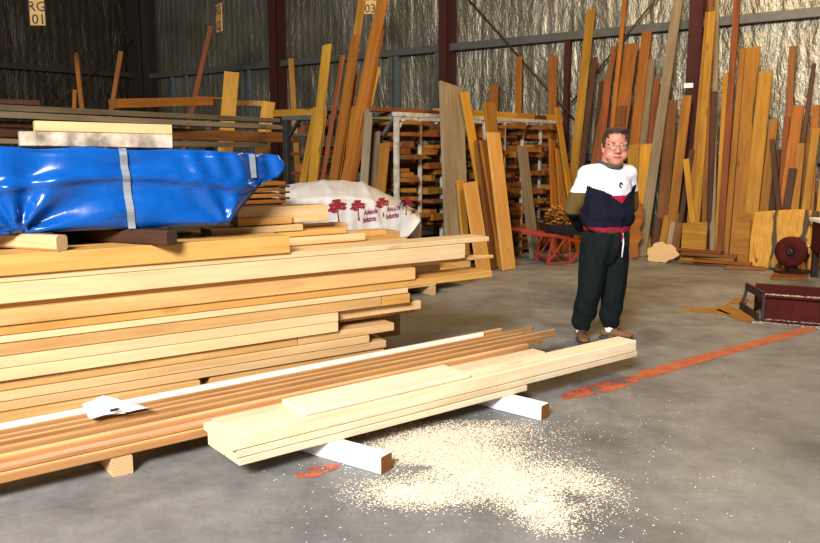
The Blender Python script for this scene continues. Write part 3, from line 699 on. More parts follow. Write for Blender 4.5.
for r in [
 # ub, ut, vt, wpx, colour, label
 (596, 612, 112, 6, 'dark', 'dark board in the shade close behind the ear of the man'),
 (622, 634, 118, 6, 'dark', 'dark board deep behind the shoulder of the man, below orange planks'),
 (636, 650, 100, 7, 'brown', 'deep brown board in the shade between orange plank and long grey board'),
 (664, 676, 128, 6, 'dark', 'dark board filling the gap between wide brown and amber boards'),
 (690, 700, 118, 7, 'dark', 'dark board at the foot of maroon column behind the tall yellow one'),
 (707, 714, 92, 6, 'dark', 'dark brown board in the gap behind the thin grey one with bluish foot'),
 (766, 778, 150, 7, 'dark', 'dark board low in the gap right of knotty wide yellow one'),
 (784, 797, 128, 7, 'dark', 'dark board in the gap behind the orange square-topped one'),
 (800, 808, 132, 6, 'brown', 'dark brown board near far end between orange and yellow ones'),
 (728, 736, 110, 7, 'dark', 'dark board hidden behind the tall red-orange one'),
 (551, 553, 56, 8, 'orange', 'orange board standing upright behind the rack, blunt top below the diagonal rod'),
 (516, 519, 57, 6, 'orange', 'narrow orange board with slanted top behind the top of rack, left of diagonal rod'),
 (491, 494, 85, 8, 'orange', 'short orange stub top showing above yellow timber on rack'),
 (566, 591, 10, 8.5, 'yellow', 'tall yellow board crossing the wall rail, next to diagonal rod'),
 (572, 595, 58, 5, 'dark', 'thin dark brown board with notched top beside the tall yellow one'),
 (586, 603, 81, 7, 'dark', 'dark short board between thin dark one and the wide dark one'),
 (578, 615, 47, 5.5, 'brown', 'dark brown board whose top rises behind thin tall orange stick'),
 (590, 608, 80, 7, 'red', 'reddish board behind the head of the man, to his left side'),
 (608, 621, 64, 8, 'red', 'red-brown board rising right behind the thin tall orange stick'),
 (604, 632, 44, 13, 'orange', 'wide orange board with ragged top below wall rail'),
 (630, 651, 60, 9, 'greydark', 'dark grey board in shade behind a wide orange plank'),
 (622, 647, 32, 9.5, 'orange', 'tall orange plank with square top touching the wall rail'),
 (640, 657.5, 79, 6, 'red', 'red-brown narrow board left of the long grey board'),
 (612, 622, 107, 9, 'brown', 'brown board with dark top, above the hair of the man'),
 (600, 627, -22, 4, 'orange', 'thin tall orange stick running out of view at the top, above man'),
 (660, 672, 101, 11, 'brown', 'wide brown board with a dark square near its top, right of long grey board'),
 (668, 687, 96, 9.5, 'amber', 'amber board with square top below the white paper on column'),
 (692, 705, 60, 6, 'brown', 'brown board next to maroon column, standing behind the tall yellow one'),
 (687, 709, 12, 6.5, 'amber', 'tall amber board alongside maroon column, its top near rail'),
 (703, 711, -15, 5, 'brown', 'tall dark brown board behind the thin grey one beside column'),
 (718, 727, 74, 8, 'yellow', 'yellow board with slanted top half hidden by tall red-orange one'),
 (725, 743, 49, 6, 'amber', 'narrow amber board between red-orange one and nicked wide one'),
 (780, 793, 47, 7.5, 'brown', 'brown board with dark bark edge standing alone above others at far end'),
 (786, 814, 64, 4.5, 'dark', 'thin dark stick, small top against the foil near far end'),
 (736, 753, 48, 14, 'amber', 'wide amber board with nicked live edge at its top'),
 (746, 766, 72, 14, 'yellow', 'wide yellow board with a dark knot, right of the nicked one'),
 (758, 774, 120, 9, 'amber', 'amber board with pale worn spot behind the big bark-marked slab'),
 (776, 787, 118, 6, 'red', 'red-brown board behind orange one over the bark-marked slab'),
 (776, 799, 106, 11, 'orange', 'orange board with square top, over the middle of bark-marked slab'),
 (806, 816, 106, 8, 'orange', 'orange board near far end, top in front of dark stick'),
 (789, 801, 144, 8, 'amber', 'short amber board right of the orange square-topped one'),
 (776, 793, 169, 8, 'dark', 'short dark board with flat top just above the bark-marked slab'),
 (798, 816, 129, 8, 'yellow', 'yellow board leaning near far end, second from the edge of view'),
 (815, 829, 132, 9, 'yellow', 'yellow board leaning at far end, cut by the edge of view'),
 (785, 772, 140, 5, 'dark', 'narrow dark board between the two amber ones over slab'),
 (712, 717, -12, 5, 'grey', 'thin tall weathered grey board with bluish foot next to red-orange one'),
 (719, 738, -14, 6.5, 'red', 'tall red-orange board running out of view at the top, past the wall rail'),
 (693, 712, 12, 7.5, 'yellow', 'tall yellow board next to maroon column, bright narrow face'),
 (645, 633, 147, 13, 'yellow', 'short yellow board just behind the shoulder of the man'),
 (641, 647, 145, 13, 'yellow', 'short wide yellow board between the man and the long grey board'),
 (675, 692, 150, 5, 'dark', 'dark thin board leaning behind the wide yellow panel'),
 (697, 686, 160, 6, 'yellow', 'slim yellow board tilted the other way beside the wide yellow panel'),
 (653, 659, 218, 6, 'dark', 'short dark offcut board next to round log slice, outermost'),
 (660, 668, 216, 7, 'amber', 'short amber board leaning behind the round log slice'),
 (667, 675, 214, 5, 'grey', 'short pale grey board leaning behind the round log slice'),
 (674, 681, 214, 7, 'brown', 'short brown board between the log slice and wide yellow panel'),
 (641, 679, -6, 9.5, 'grey', 'long weathered grey board leaning from floor to above the wall rail, right of man'),
]:
    kw = {}
    if 'nicked live' in r[5]: kw = dict(wave=wavy(.03, 14, 1), seg=14)
    if 'bark edge' in r[5] or 'ragged' in r[5]: kw = dict(wave=wavy(.012, 18, 2), seg=14)
    if 'slanted' in r[5]: kw = dict(slope=.08)
    if r[0] in (516, 491, 551): kw = dict(d0=.30, d1=.16)
    lean(*r, GW, **kw)
# slabs, panels and slices at the wall's foot
def facing_slab(name, poly, dist, lean_top, thick, mats, label, cat, jit=0):
    """thick slab standing against the boards; poly in image columns/rows"""
    P = W0 + NI * dist; hi = 0; q = []
    for u, v in poly:
        p = at_plane(u, v, P, NI); q.append(p)
    zmin = min(p.z for p in q)
    o = P + UW * line_at_u(Vector((P.x, P.y, .3)), UW, poly[0][0]); o.z = 0
    pts = [((p - o).dot(UW), p.z - zmin) for p in q]
    n = len(pts); c = .012
    cx = sum(p[0] for p in pts) / n; cy = sum(p[1] for p in pts) / n
    ins = [(x + (cx - x) * .03, y + (cy - y) * .03) for x, y in pts]
    vs = [(x, 0, y) for x, y in ins] + [(x, c, y) for x, y in pts] + [(x, thick - c, y) for x, y in pts] + [(x, thick, y) for x, y in ins]
    fs = [tuple(range(n)), tuple(range(4 * n - 1, 3 * n - 1, -1))]; fm = [0, 0]
    for k in range(3):
        for i in range(n):
            fs.append((k * n + i, (k + 1) * n + i, (k + 1) * n + (i + 1) % n, k * n + (i + 1) % n)); fm.append(1 if k == 1 else 0)
    mw = frame_mat(o, UW, -NI)
    mw = mw @ Matrix.Rotation(-lean_top, 4, 'X')
    o_ = mesh_obj(name, vs, fs, mats, fm, None, mw)
    me = o_.data; bm = bmesh.new(); bm.from_mesh(me); bmesh.ops.recalc_face_normals(bm, faces=bm.faces); bm.to_mesh(me); bm.free()
    return meta(o_, label, cat)
def slab_mat():
    m, nt, b = nmat('slab_bark'); L = nt.links.new
    tc = nd(nt, 'ShaderNodeTexCoord'); mp = nd(nt, 'ShaderNodeMapping'); mp.inputs['Scale'].default_value = (3.0, 3.0, .75); L(tc.outputs['Object'], mp.inputs['Vector'])
    n = nd(nt, 'ShaderNodeTexNoise', i_Scale=1.7, i_Detail=5.0, i_Distortion=1.4); L(mp.outputs[0], n.inputs['Vector'])
    n2 = nd(nt, 'ShaderNodeTexNoise', i_Scale=9.0, i_Detail=5.0); L(mp.outputs[0], n2.inputs['Vector'])
    r0 = ramp(nt, n2.outputs[0], [(.3, (.42, .20, .02)), (.7, (.62, .32, .04))])
    r = ramp(nt, n.outputs[0], [(.555, (0, 0, 0)), (.61, (1, 1, 1))])
    mx = nd(nt, 'ShaderNodeMix', data_type='RGBA'); L(r.outputs[0], mx.inputs[0]); L(r0.outputs[0], mx.inputs[6]); mx.inputs[7].default_value = (.06, .04, .02, 1)
    L(mx.outputs[2], b.inputs['Base Color']); b.inputs['Roughness'].default_value = .75
slab_mat()
simple('bark', (.10, .05, .02), .9, 0, .5, 18, .6)
facing_slab('timber_slab', [(748, 266), (817, 268), (817, 209), (800, 207), (775, 208), (752, 210), (749, 235)], 1.36, .12, .07, ['slab_bark', 'bark'], 'big slab with dark bark streaks propped on edge at the foot of the boards', 'slab')
facing_slab('short_board', [(680, 257), (705, 258), (706, 216), (694, 216), (681, 217)], 1.46, .12, .04, ['wood_yellow', 'wood_amber'], 'wide short yellow panel standing between log slice and pile of bark slabs', 'board')
facing_slab('short_board', [(733, 258), (748, 259), (750, 205), (742, 200), (735, 206)], 1.40, .1, .035, ['wood_amber', 'wood_amber'], 'short wide amber panel standing right before the nicked board', 'board')
sl = []
for k in range(40):
    a = 2 * math.pi * k / 40; r = 1 + .07 * math.sin(3 * a + 1) + .07 * math.sin(6 * a) + .04 * math.sin(11 * a)
    sl.append((661 + 15.5 * r * math.cos(a), 248.5 + 10.2 * r * math.sin(a)))
facing_slab('log_slice', sl, 1.60, .25, .06, ['end_pine', 'bark'], 'round pale log slice propped on its edge near the feet of leaning boards', 'log slice')
lv = [(629, 261), (638, 260), (637, 247), (641, 240), (638, 232), (641, 222), (640, 207), (635, 201), (630, 222), (626, 238), (630, 250)]
facing_slab('live_edge_board', lv, 1.48, .12, .03, ['wood_orange', 'bark'], 'wavy live-edge orange board standing right behind the hip of the man', 'board')
# pile of bark slabs lying at the foot of the wall
pc = at_h(716, 265.5, 0)
for i, (du, dv, L, w, col, rz, lab) in enumerate([
 (0, 0, 1.0, .16, 'brown', .0, 'lowest brown slab of the flat pile on the floor by the wall'),
 (.1, .05, .75, .15, 'orange', .12, 'orange-edged slab second from the floor in the flat pile'),
 (-.12, .02, .8, .14, 'amber', -.1, 'amber slab in the middle of the flat pile by the wall'),
 (-.08, .08, .72, .15, 'brown', .16, 'brown curved slab second from top of the flat pile'),
 (-.2, .05, .6, .14, 'red', -.05, 'topmost reddish slab of the flat pile by the wall'),
 (.42, -.05, .5, .15, 'brown', .35, 'slab slipped off the flat pile, nearest to the bark-marked slab')]):
    h = .024 + (.042 * i if i < 5 else 0)
    d = Matrix.Rotation(rz, 3, 'Z') @ UW; c0 = pc + UW * du + NI * (dv + (.2 if i == 5 else 0)); c0 = Vector((c0.x, c0.y, h))
    plank('bark_slab', c0 - d * L / 2, c0 + d * L / 2, w, .040, Vector((-d.y, d.x, 0)), col, lab, 'slab', 'bark slabs in the flat pile', seg=8, wave=wavy(.02, 9, i), end='bark')
# ---------------------------------------------------------------- middle rack
RE = Vector((.627, .78, 0)).normalized(); RR = Vector((-RE.y, RE.x, 0))      # along, and back from the open face
R0 = at_y(396.5, 112, 9.9); RH = R0.z; R0.z = 0; print('rack top', RH)
def rk(e, r, h): p = R0 + RE * e + RR * r; return Vector((p.x, p.y, h))
UPS = [line_at_u(Vector((R0.x, R0.y, 1.6)), RE, u) for u in (396.5, 420, 442, 464, 484, 504, 522, 540, 556)]
RD = .85
rack = empty('storage_rack', rk(2, .4, 0)); meta(rack, 'tall open rack with white posts crammed with offcuts, beside the man', 'rack')
bpy.context.view_layer.update()
for i, e in enumerate(UPS):
    for r_ in (0, RD):
        w = .055 if i == 0 else .04
        bar('upright', rk(e, r_, 0.001), rk(e, r_, RH - .055), w, w, 'rack_white', RE, rack)
LE = UPS[-1]
for r_ in (0, RD): bar('top_rail', rk(-.05, r_, RH - .025), rk(LE + .05, r_, RH - .025), .06, .05, 'rack_white', RR, rack)
bar('end_rail', rk(0, .04, RH - .025), rk(0, RD - .04, RH - .025), .05, .05, 'steel_grey', RE, rack)
bar('brace', rk(0, .03, RH - .06), rk(0, .34, RH - .42), .05, .035, 'steel_grey', RE, rack)
bar('brace', rk(.03, 0, RH - .19), rk(.17, 0, RH - .055), .04, .03, 'rack_white', RR, rack)
LV = [1.80, 1.52, 1.24, .96, .68, .40, .12]
for h in LV:
    h += RH - 2.09
    for r_ in (.06, RD - .06):
        bar('shelf_rail', rk(0, r_, h - .022), rk(LE, r_, h - .022), .04, .04, 'rack_red' if r_ < .5 else 'steel_dark', RR, rack)
OFFC = ['orange', 'red', 'red', 'brown', 'orange', 'amber', 'red', 'brown', 'orange', 'orange', 'amber']
CN = dict(orange='orange', red='reddish', amber='amber', brown='brown', yellow='yellow', dark='dark brown')
ordn = ['first', 'second', 'third', 'fourth', 'fifth', 'sixth', 'seventh', 'eighth', 'ninth']
rnd = random.Random(21); n_off = 0
for li, h in enumerate(LV):
    h += RH - 2.09; gap = .26
    for bi in range(len(UPS) - 1):
        if li >= 5 and bi < 3: continue
        e0, e1 = UPS[bi] + .032, UPS[bi + 1] - .026; z = h; row = 0
        rows = []
        while row < 4:
            t = rnd.choice((.045, .05, .06, .075, .085))
            if z + t > h + (.215 if rnd.random() < .4 else .24): break
            e = e0 + rnd.random() * .05; items = []
            while True:
                w = rnd.choice((.09, .12, .14, .19, .24, .30))
                if e + w > e1 + .005: break
                if rnd.random() < (.93 if row == 0 else .72): items.append((e, w))
                e += w + .006 + (rnd.random() * .05 if row else rnd.random() * .015)
            rows.append((z, t, items)); z += t + .003; row += 1
        for ri, (z, t, items) in enumerate(rows):
            rn = ['bottom', 'second', 'third', 'fourth'][ri]
            for k, (e, w) in enumerate(items):
                c = rnd.choice(OFFC); tt = t - rnd.random() * .004
                r0 = -.03 - rnd.random() * .16; L = rnd.uniform(.45, .85)
                n_off += 1
                pos = 'only' if len(items) == 1 else ordn[k]
                plank('offcut', rk(e + w / 2, r0, z + tt / 2), rk(e + w / 2, min(r0 + L, RD), z + tt / 2), w, tt, RE, c,
                      f'{CN[c]} offcut, {pos} in {rn} row, {ordn[li]} shelf down, {ordn[bi]} bay of white rack', 'offcut', 'offcuts on the white rack', end='wood_' + c)
print('offcuts', n_off)
# timber lying on top of the rack
for r in [ # u0,u1,r,w,t,col,label
 (372, 437, .10, .10, .05, 'red', 'long red-brown board lying on top of rack at its nearer end'),
 (438, 512, .14, .18, .085, 'yellow', 'bright yellow beam lying on top of rack behind the wide grey board'),
 (513, 531, .14, .18, .085, 'amber', 'amber beam end lying on top of rack past the yellow one'),
 (532, 543, .10, .12, .07, 'dark', 'short dark block on top of rack near its far end'),
 (543.5, 556, .14, .14, .09, 'yellow', 'short yellow block on top of rack at its far end'),
]:
    P = rk(0, r[2], RH + r[4] / 2 + .002); e0, e1 = line_at_u(P, RE, r[0]), line_at_u(P, RE, r[1])
    plank('board', P + RE * e0, P + RE * e1, r[3], r[4], RR, r[5], r[6], 'board', 'timber on top of the white rack')
# boards leaning on the rack's open face
RN = -RR
for r in [
 (458, 451, 88, 22, 'grey', 'wide weathered grey board leaning on the rack, dark square top', .04),
 (495, 464, 93, 7, 'yellow', 'narrow yellow board leaning beside the wide grey one', .035),
 (492, 479, 141, 7, 'brown', 'brown board in shade leaning behind the narrow yellow one', .03),
 (504, 484, 141, 8, 'orange', 'dark orange board leaning half behind the pale yellow one', .035),
 (507, 489, 103, 11, 'amber', 'taller amber board whose top shows above the pale yellow one', .03),
 (468, 460, 181, 6, 'yellow', 'short narrow yellow board leaning before the wide grey one', .03),
 (484, 470, 183, 13, 'gold', 'short wide board with grey patch at its top, front of the leaning group', .03),
 (509, 493, 133, 12, 'gold', 'pale yellow board leaning at the outer side of the group, wide face', .035),
 (535, 522, 147, 7, 'greydark', 'slim weathered grey post leaning on rack beside the wheelbarrow', .06),
 (556, 552, 141, 6, 'orange', 'orange board leaning against the rack behind the wheelbarrow load', .03),
 (566, 559, 150, 7, 'amber', 'amber board leaning against rack, partly behind the sleeve of the man', .03),
 (578, 557, 108, 4.5, 'yellow', 'long thin yellow stick leaning from rack top towards the shoulder of man', .03),
]:
    lean(r[0], r[1], r[2], r[3], r[4], r[5], 'boards leaning on the white rack', thick=r[6], P=R0, U=RE, n=RN, base_d=.5, top_d=.16, set_='rack', step=.055)
# ---------------------------------------------------------------- blue wrapped bundle
m, nt, b = nmat('blue_tarp'); b.inputs['Base Color'].default_value = (.004, .07, .45, 1); b.inputs['Roughness'].default_value = .22
b.inputs['Specular IOR Level'].default_value = .4
tc = nd(nt, 'ShaderNodeTexCoord'); n_ = nd(nt, 'ShaderNodeTexNoise', i_Scale=9.0, i_Detail=4.0, i_Distortion=1.0); nt.links.new(tc.outputs['Object'], n_.inputs['Vector'])
bp = nd(nt, 'ShaderNodeBump', i_Strength=.10, i_Distance=.02); nt.links.new(n_.outputs[0], bp.inputs['Height']); nt.links.new(bp.outputs[0], b.inputs['Normal'])
r_ = ramp(nt, n_.outputs[0], [(.3, (.002, .068, .31)), (.7, (.003, .085, .37))]); nt.links.new(r_.outputs[0], b.inputs['Base Color'])
TB = Fr(Vector((0, 0, 0)), 1960); q0 = at_h(18, 234, 1.147); TB.O = Vector((q0.x, q0.y, 0)); TZ = 1.147; TD = .62
tR = TB.t_at(227, 0, TZ)
def t_end(h):
    pts = [(1.10, TB.t_at(227, 0, TZ)), (1.24, TB.t_at(236, 0, 1.24)), (1.33, TB.t_at(245, 0, 1.33)), (1.40, TB.t_at(262, 0, 1.40)), (1.44, TB.t_at(284, 0, 1.44)), (1.53, TB.t_at(294, 0, 1.53)), (1.62, TB.t_at(284, 0, 1.58))]
    for (a, x), (c, y) in zip(pts, pts[1:]):
        if h <= c: return x + (y - x) * max(0, (h - a) / (c - a))
    return pts[-1][1]
def top_h(t): return 1.604 - .018 * t - .02 * smooth01((t - 1.0) / .5)
ts1 = TB.t_at(128, 0, 1.38)
def fdisp(t, h):
    r = math.hypot(t, (h - TZ)); an = math.atan2(h - TZ, t + 1e-6)
    d = .05 * math.exp(-r / .30) * math.sin(an * 8 + .6) * smooth01(r / .06)
    d += .014 * noise.noise(Vector((t * 2.2, h * 5, 1))) + .007 * noise.noise(Vector((t * 5 + h * 3, h * 14, 4)))
    r2 = math.hypot(t - tR, h - TZ); a2 = math.atan2(h - TZ, tR - t + 1e-6); d += .03 * math.exp(-r2 / .25) * math.sin(a2 * 7 + .4) * smooth01(r2 / .06)
    f = abs(t - ts1); d += .010 * math.sin((h - 1.38) * 42 / (1 + 2.2 * f)) * math.exp(-f / .35) - .012 * math.exp(-(f / .05) ** 2)
    d += .014 * math.sin(t * 46 + h * 18) * smooth01((t - .75) / .3) * smooth01((h - 1.2) / .2)
    d += .03 * smooth01(1 - abs((h - 1.40) - .05 * math.sin(t * 3)) / .05) * smooth01((t + .6) / .5)
    return d
def build_tarp():
    NT, t0 = 130, -1.3; prof = []
    for i in range(26): prof.append(('f', i / 26))
    for i in range(18): prof.append(('t', i / 18))
    for i in range(12): prof.append(('b', i / 12))
    for i in range(10): prof.append(('u', i / 10))
    n = len(prof); vs = []
    for j in range(NT + 1):
        for (s, x) in prof:
            if s == 'f': q, h = 0, x
            elif s == 't': q, h = x * TD, 1
            elif s == 'b': q, h = TD, 1 - x
            else: q, h = TD * (1 - x), 0
            te = t_end(TZ + h * .455); t = t0 + (te - t0) * (j / NT) ** .9
            hh = TZ + h * (top_h(t) - TZ)
            taper = smooth01((t - tR + .02) / .38)
            qq = q + (.22 - q) * taper * .62
            if s == 'f':
                e = min(x, 1 - x) * 26; c = .03 * max(0, 1 - e / 2.5) ** 2
                qq += c - fdisp(t, hh)
            elif s == 't':
                hh += .012 * noise.noise(Vector((t * 4, q * 6, 9))) - .01 * (x > .93)
            vs.append(TB.pt(t, qq, hh))
    fs = []
    for j in range(NT):
        for k in range(n): fs.append((j * n + k, (j + 1) * n + k, (j + 1) * n + (k + 1) % n, j * n + (k + 1) % n))
    c0 = len(vs); vs.append(TB.pt(-1.3, TD / 2, 1.37)); fs += [(c0, k, (k + 1) % n) for k in range(n)]
    c1 = len(vs); vs.append(TB.pt(t_end(1.5) - .02, .2, 1.5)); m_ = NT * n; fs += [(c1, m_ + (k + 1) % n, m_ + k) for k in range(n)]
    me = bpy.data.meshes.new('tarp_wrap'); me.from_pydata([tuple(v) for v in vs], [], fs)
    bm = bmesh.new(); bm.from_mesh(me); bmesh.ops.recalc_face_normals(bm, faces=bm.faces); bm.to_mesh(me); bm.free()
    me.polygons.foreach_set('use_smooth', [True] * len(me.polygons)); me.materials.append(MATS['blue_tarp'])
    o = bpy.data.objects.new('wrapped_bundle', me); C.objects.link(o)
    return meta(o, 'bundle wrapped in shiny blue plastic on top of the big lumber stack', 'wrapped bundle')
tarp = build_tarp()
simple('strap_grey', (.25, .27, .29), .5, .1, .1)
def strap(name, tt, tb, w, h0, h1):
    vs, fs = [], []; N_ = 24
    for i in range(N_ + 1):
        f = i / N_; h = h0 + (h1 - h0) * f; t = tb + (tt - tb) * f
        tap = smooth01((t - tR + .02) / .38)
        q = .22 * tap * .62 - max(fdisp(t - w / 2, h), fdisp(t + w / 2, h), fdisp(t, h)) - .007
        if f > .93: q += (f - .93) * .35
        vs += [TB.pt(t - w / 2, q, h), TB.pt(t + w / 2, q, h), TB.pt(t + w / 2, q - .003, h), TB.pt(t - w / 2, q - .003, h)]
    for i in range(N_):
        for k in range(4): fs.append((4 * i + k, 4 * i + (k + 1) % 4, 4 * i + 4 + (k + 1) % 4, 4 * i + 4 + k))
    o = mesh_obj(name, vs, fs, 'strap_grey'); o.parent = tarp; o['label'] = 'grey plastic strap'; return o
strap('strap', TB.t_at(122.5, 0, 1.59), TB.t_at(132, 0, 1.16), .040, 1.15, top_h(.5) + .004)
strap('strap', TB.t_at(254, 0, 1.57), TB.t_at(257.5, 0, 1.43), .036, 1.42, 1.565)
# bearers under it
for (u, v, q, col, lab, w_) in ((62, 243, .5, 'pinkpine', 'round-ended pine bearer under the blue bundle, nearer one', .075), (172, 238, .5, 'dark', 'dark sawn bearer under the blue bundle, further one', .085)):
    A = at_h(u, v, 1.103); A = A + TB.p * .0
    dr = Vector((-.93, .36, 0)).normalized() if col == 'dark' else Vector((-.97, .22, 0)).normalized()
    dr = TB.p * .55 - TB.d * .45; dr.normalize()
    plank('bearer', A, A + dr * .85, w_, .082, Vector((-dr.y, dr.x, 0)), col, lab, 'timber bearer', ch=.012)
# bark-edged slab and squared board on top
A = TB.t_at(20, .12, 1.62); B = TB.t_at(172, .12, 1.62)
simple('bark_pale', (.42, .33, .24), .9, 0, .75, 11, .9)
plank('waney_slab', TB.pt(A, .25, 1.651), TB.pt(B, .25, 1.638), .27, .078, -TB.p, 'tan', 'slab with flaky pale bark edge lying on top of the blue bundle', 'slab', mats=['bark_pale', 'bark_pale'], wave=wavy(.02, 9, 0), seg=10)
A = TB.t_at(35, .16, 1.70); B = TB.t_at(172, .16, 1.70)
plank('board', TB.pt(A, .26, 1.720), TB.pt(B, .26, 1.707), .2, .056, -TB.p, 'pine', 'squared golden board on top of the bark-edged slab over the blue bundle', 'board')
# ---------------------------------------------------------------- white printed sheet over the rear pack
for r in [(235, 408, .06, .60, .602, .78, 'tan', 'wide baulk just under the white printed sheet'), (235, 385, .12, .62, .782, .96, 'tan', 'topmost baulk covered by the white printed sheet')]:
    fb(REAR, *r, G3)
m, nt, b = nmat('white_sheet'); b.inputs['Base Color'].default_value = (.60, .585, .56, 1); b.inputs['Roughness'].default_value = .4
tc = nd(nt, 'ShaderNodeTexCoord'); n_ = nd(nt, 'ShaderNodeTexNoise', i_Scale=4.0, i_Detail=5.0, i_Distortion=1.5); nt.links.new(tc.outputs['Object'], n_.inputs['Vector'])
bp = nd(nt, 'ShaderNodeBump', i_Strength=.5, i_Distance=.025); nt.links.new(n_.outputs[0], bp.inputs['Height']); nt.links.new(bp.outputs[0], b.inputs['Normal'])
simple('print_red', (.26, .012, .03), .5, 0, .1)
def rp(u, v, q): return at_plane(u, v, REAR.O + REAR.p * q, REAR.p)
def interp(tab, u):
    if u <= tab[0][0]: return tab[0][1]
    for (a, x), (c, y) in zip(tab, tab[1:]):
        if u <= c: return x + (y - x) * (u - a) / (c - a)
    return tab[-1][1]
TT = [(262, 190), (286, 184.5), (302, 182), (322, 180.5), (345, 180.5), (362, 183), (380, 190), (400, 201), (412, 209), (420, 216)]
TM = [(262, 206), (286, 203), (302, 200), (322, 198), (345, 197), (365, 199), (382, 203), (402, 209), (412, 213), (420, 218)]
TBm = [(262, 247), (322, 245), (350, 244), (372, 244), (390, 240.5), (408, 237), (414, 230), (420, 221)]
def build_sheet():
    NU, NV = 110, 46; vs, fs = [], []
    for i in range(NU + 1):
        u = 262 + 158.5 * i / NU
        for j in range(NV + 1):
            f = j / NV
            if f < .2: p = rp(u, interp(TT, u), .72).lerp(rp(u, interp(TT, u), .60), f / .2); p.z -= .35 * (1 - f / .2) ** 1.5
            elif f < .6:
                g = (f - .2) / .4; p = rp(u, interp(TT, u), .60).lerp(rp(u, interp(TM, u), .03), g); p.z += .03 * math.sin(g * math.pi)
            else:
                g = (f - .6) / .4; p = rp(u, interp(TM, u), .03).lerp(rp(u, interp(TBm, u), -.06), g)
            k = smooth01((420 - u) / 25)
            amp = .012 * k
            d = noise.noise(Vector((u * .05, f * 6, 3))) * amp * 1.6 + .018 * k * math.exp(-((u - (324 + 20 * max(0, f - .3) / .7)) / 5.0) ** 2) + .028 * k * math.exp(-((u - (362 + 22 * max(0, f - .3) / .7)) / 4.0) ** 2)
            d += .003 * k * math.sin(u * .55 + f * 4) * smooth01(f / .3)
            p = p - REAR.p * d * (1.0 if f > .5 else .3) + Vector((0, 0, d * (.0 if f > .5 else .8)))
            vs.append(p)
    W_ = NV + 1
    for i in range(NU):
        for j in range(NV): fs.append((i * W_ + j, i * W_ + j + 1, (i + 1) * W_ + j + 1, (i + 1) * W_ + j))
    o = mesh_obj('plastic_sheet', vs, fs, 'white_sheet', None, None, None, True)
    sm = o.modifiers.new('thick', 'SOLIDIFY'); sm.thickness = .002
    return meta(o, 'crumpled white plastic sheet printed with red trees draped over a pack', 'plastic sheet'), vs, fs
sheet, svs, sfs = build_sheet()
from mathutils.bvhtree import BVHTree
SB = BVHTree.FromPolygons([tuple(v) for v in svs], sfs)
def decal(name, pts2, faces, u, v, scale, rot=0):
    """flat artwork (metres) laid onto the sheet around image point u,v"""
    c = rp(u, v, -.3); vs = []
    for x, y in pts2:
        xx = x * math.cos(rot) - y * math.sin(rot); yy = x * math.sin(rot) + y * math.cos(rot)
        p = c + REAR.d * xx * scale + Vector((0, 0, yy * scale)); dr = (p - EYE).normalized()
        h = SB.ray_cast(p, dr)
        q = h[0] - dr * .007 if h[0] is not None else p + dr * .3
        vs.append(q)
    o = mesh_obj(name, vs, faces, 'print_red'); o.parent = sheet; return o
def text_geo(s, size, shear=0, xs=1.0):
    cu = bpy.data.curves.new('tmp', 'FONT'); cu.body = s; cu.size = size; cu.shear = shear; cu.resolution_u = 2; cu.align_x = 'LEFT'; cu.offset = .0018
    o = bpy.data.objects.new('tmp', cu); C.objects.link(o); dg = bpy.context.evaluated_depsgraph_get()
    me = bpy.data.meshes.new_from_object(o.evaluated_get(dg)); pts = [(v.co.x, v.co.y) for v in me.vertices]; fs = [tuple(p.vertices) for p in me.polygons]
    bpy.data.objects.remove(o); bpy.data.meshes.remove(me); return [(x * xs, y) for x, y in pts], fs
def tree_geo(full=True):
    pts, fs = [], []
    def blob(cx, cy, rx, ry, n=14, ph=0):
        s = len(pts)
        for k in range(n):
            a = 2 * math.pi * k / n; j = 1 + .18 * math.sin(3 * a + ph) + .12 * math.sin(7 * a + ph)
            pts.append((cx + rx * j * math.cos(a), cy + ry * j * math.sin(a)))
        fs.append(tuple(range(s, s + n)))
    for i, (x, y, rx, ry) in enumerate([(0, .082, .035, .018), (-.03, .060, .038, .016), (.035, .055, .042, .017), (-.045, .030, .035, .013), (.0, .035, .035, .012), (.05, .028, .03, .012), (-.02, .012, .03, .008)]): blob(x, y, rx, ry, ph=i)
    s = len(pts); pts.extend([(-.004, .08), (.004, .08), (.010, -.05), (.016, -.085), (-.004, -.085), (-.002, -.05)]); fs.append(tuple(range(s, s + 6)))
    return pts, fs
tg = tree_geo(); t1 = text_geo('Adelaide', .062, .25, .60); t2 = text_geo('Industries', .062, .25, .52)
for (u, v, sc, rt, ut, vt, words) in ((337.5, 213, 1.35, .1, 0, 0, 0), (358, 211, 1.1, .05, 364, 215, 2), (382.5, 208, 1.05, .1, 387, 211.5, 2), (406, 207, .95, -.05, 409.5, 212, 1)):
    decal('tree_print', *tg, u, v, sc, rt)
    if words == 2:
        decal('lettering', *t1, ut, vt, 1.2, .08); decal('lettering', *t2, ut - 1, vt + 7.5, 1.2, .08)
    elif words == 1:
        decal('lettering', *text_geo('Indu', .062, .25, .55), ut, vt + 1, 1.2, -.02)
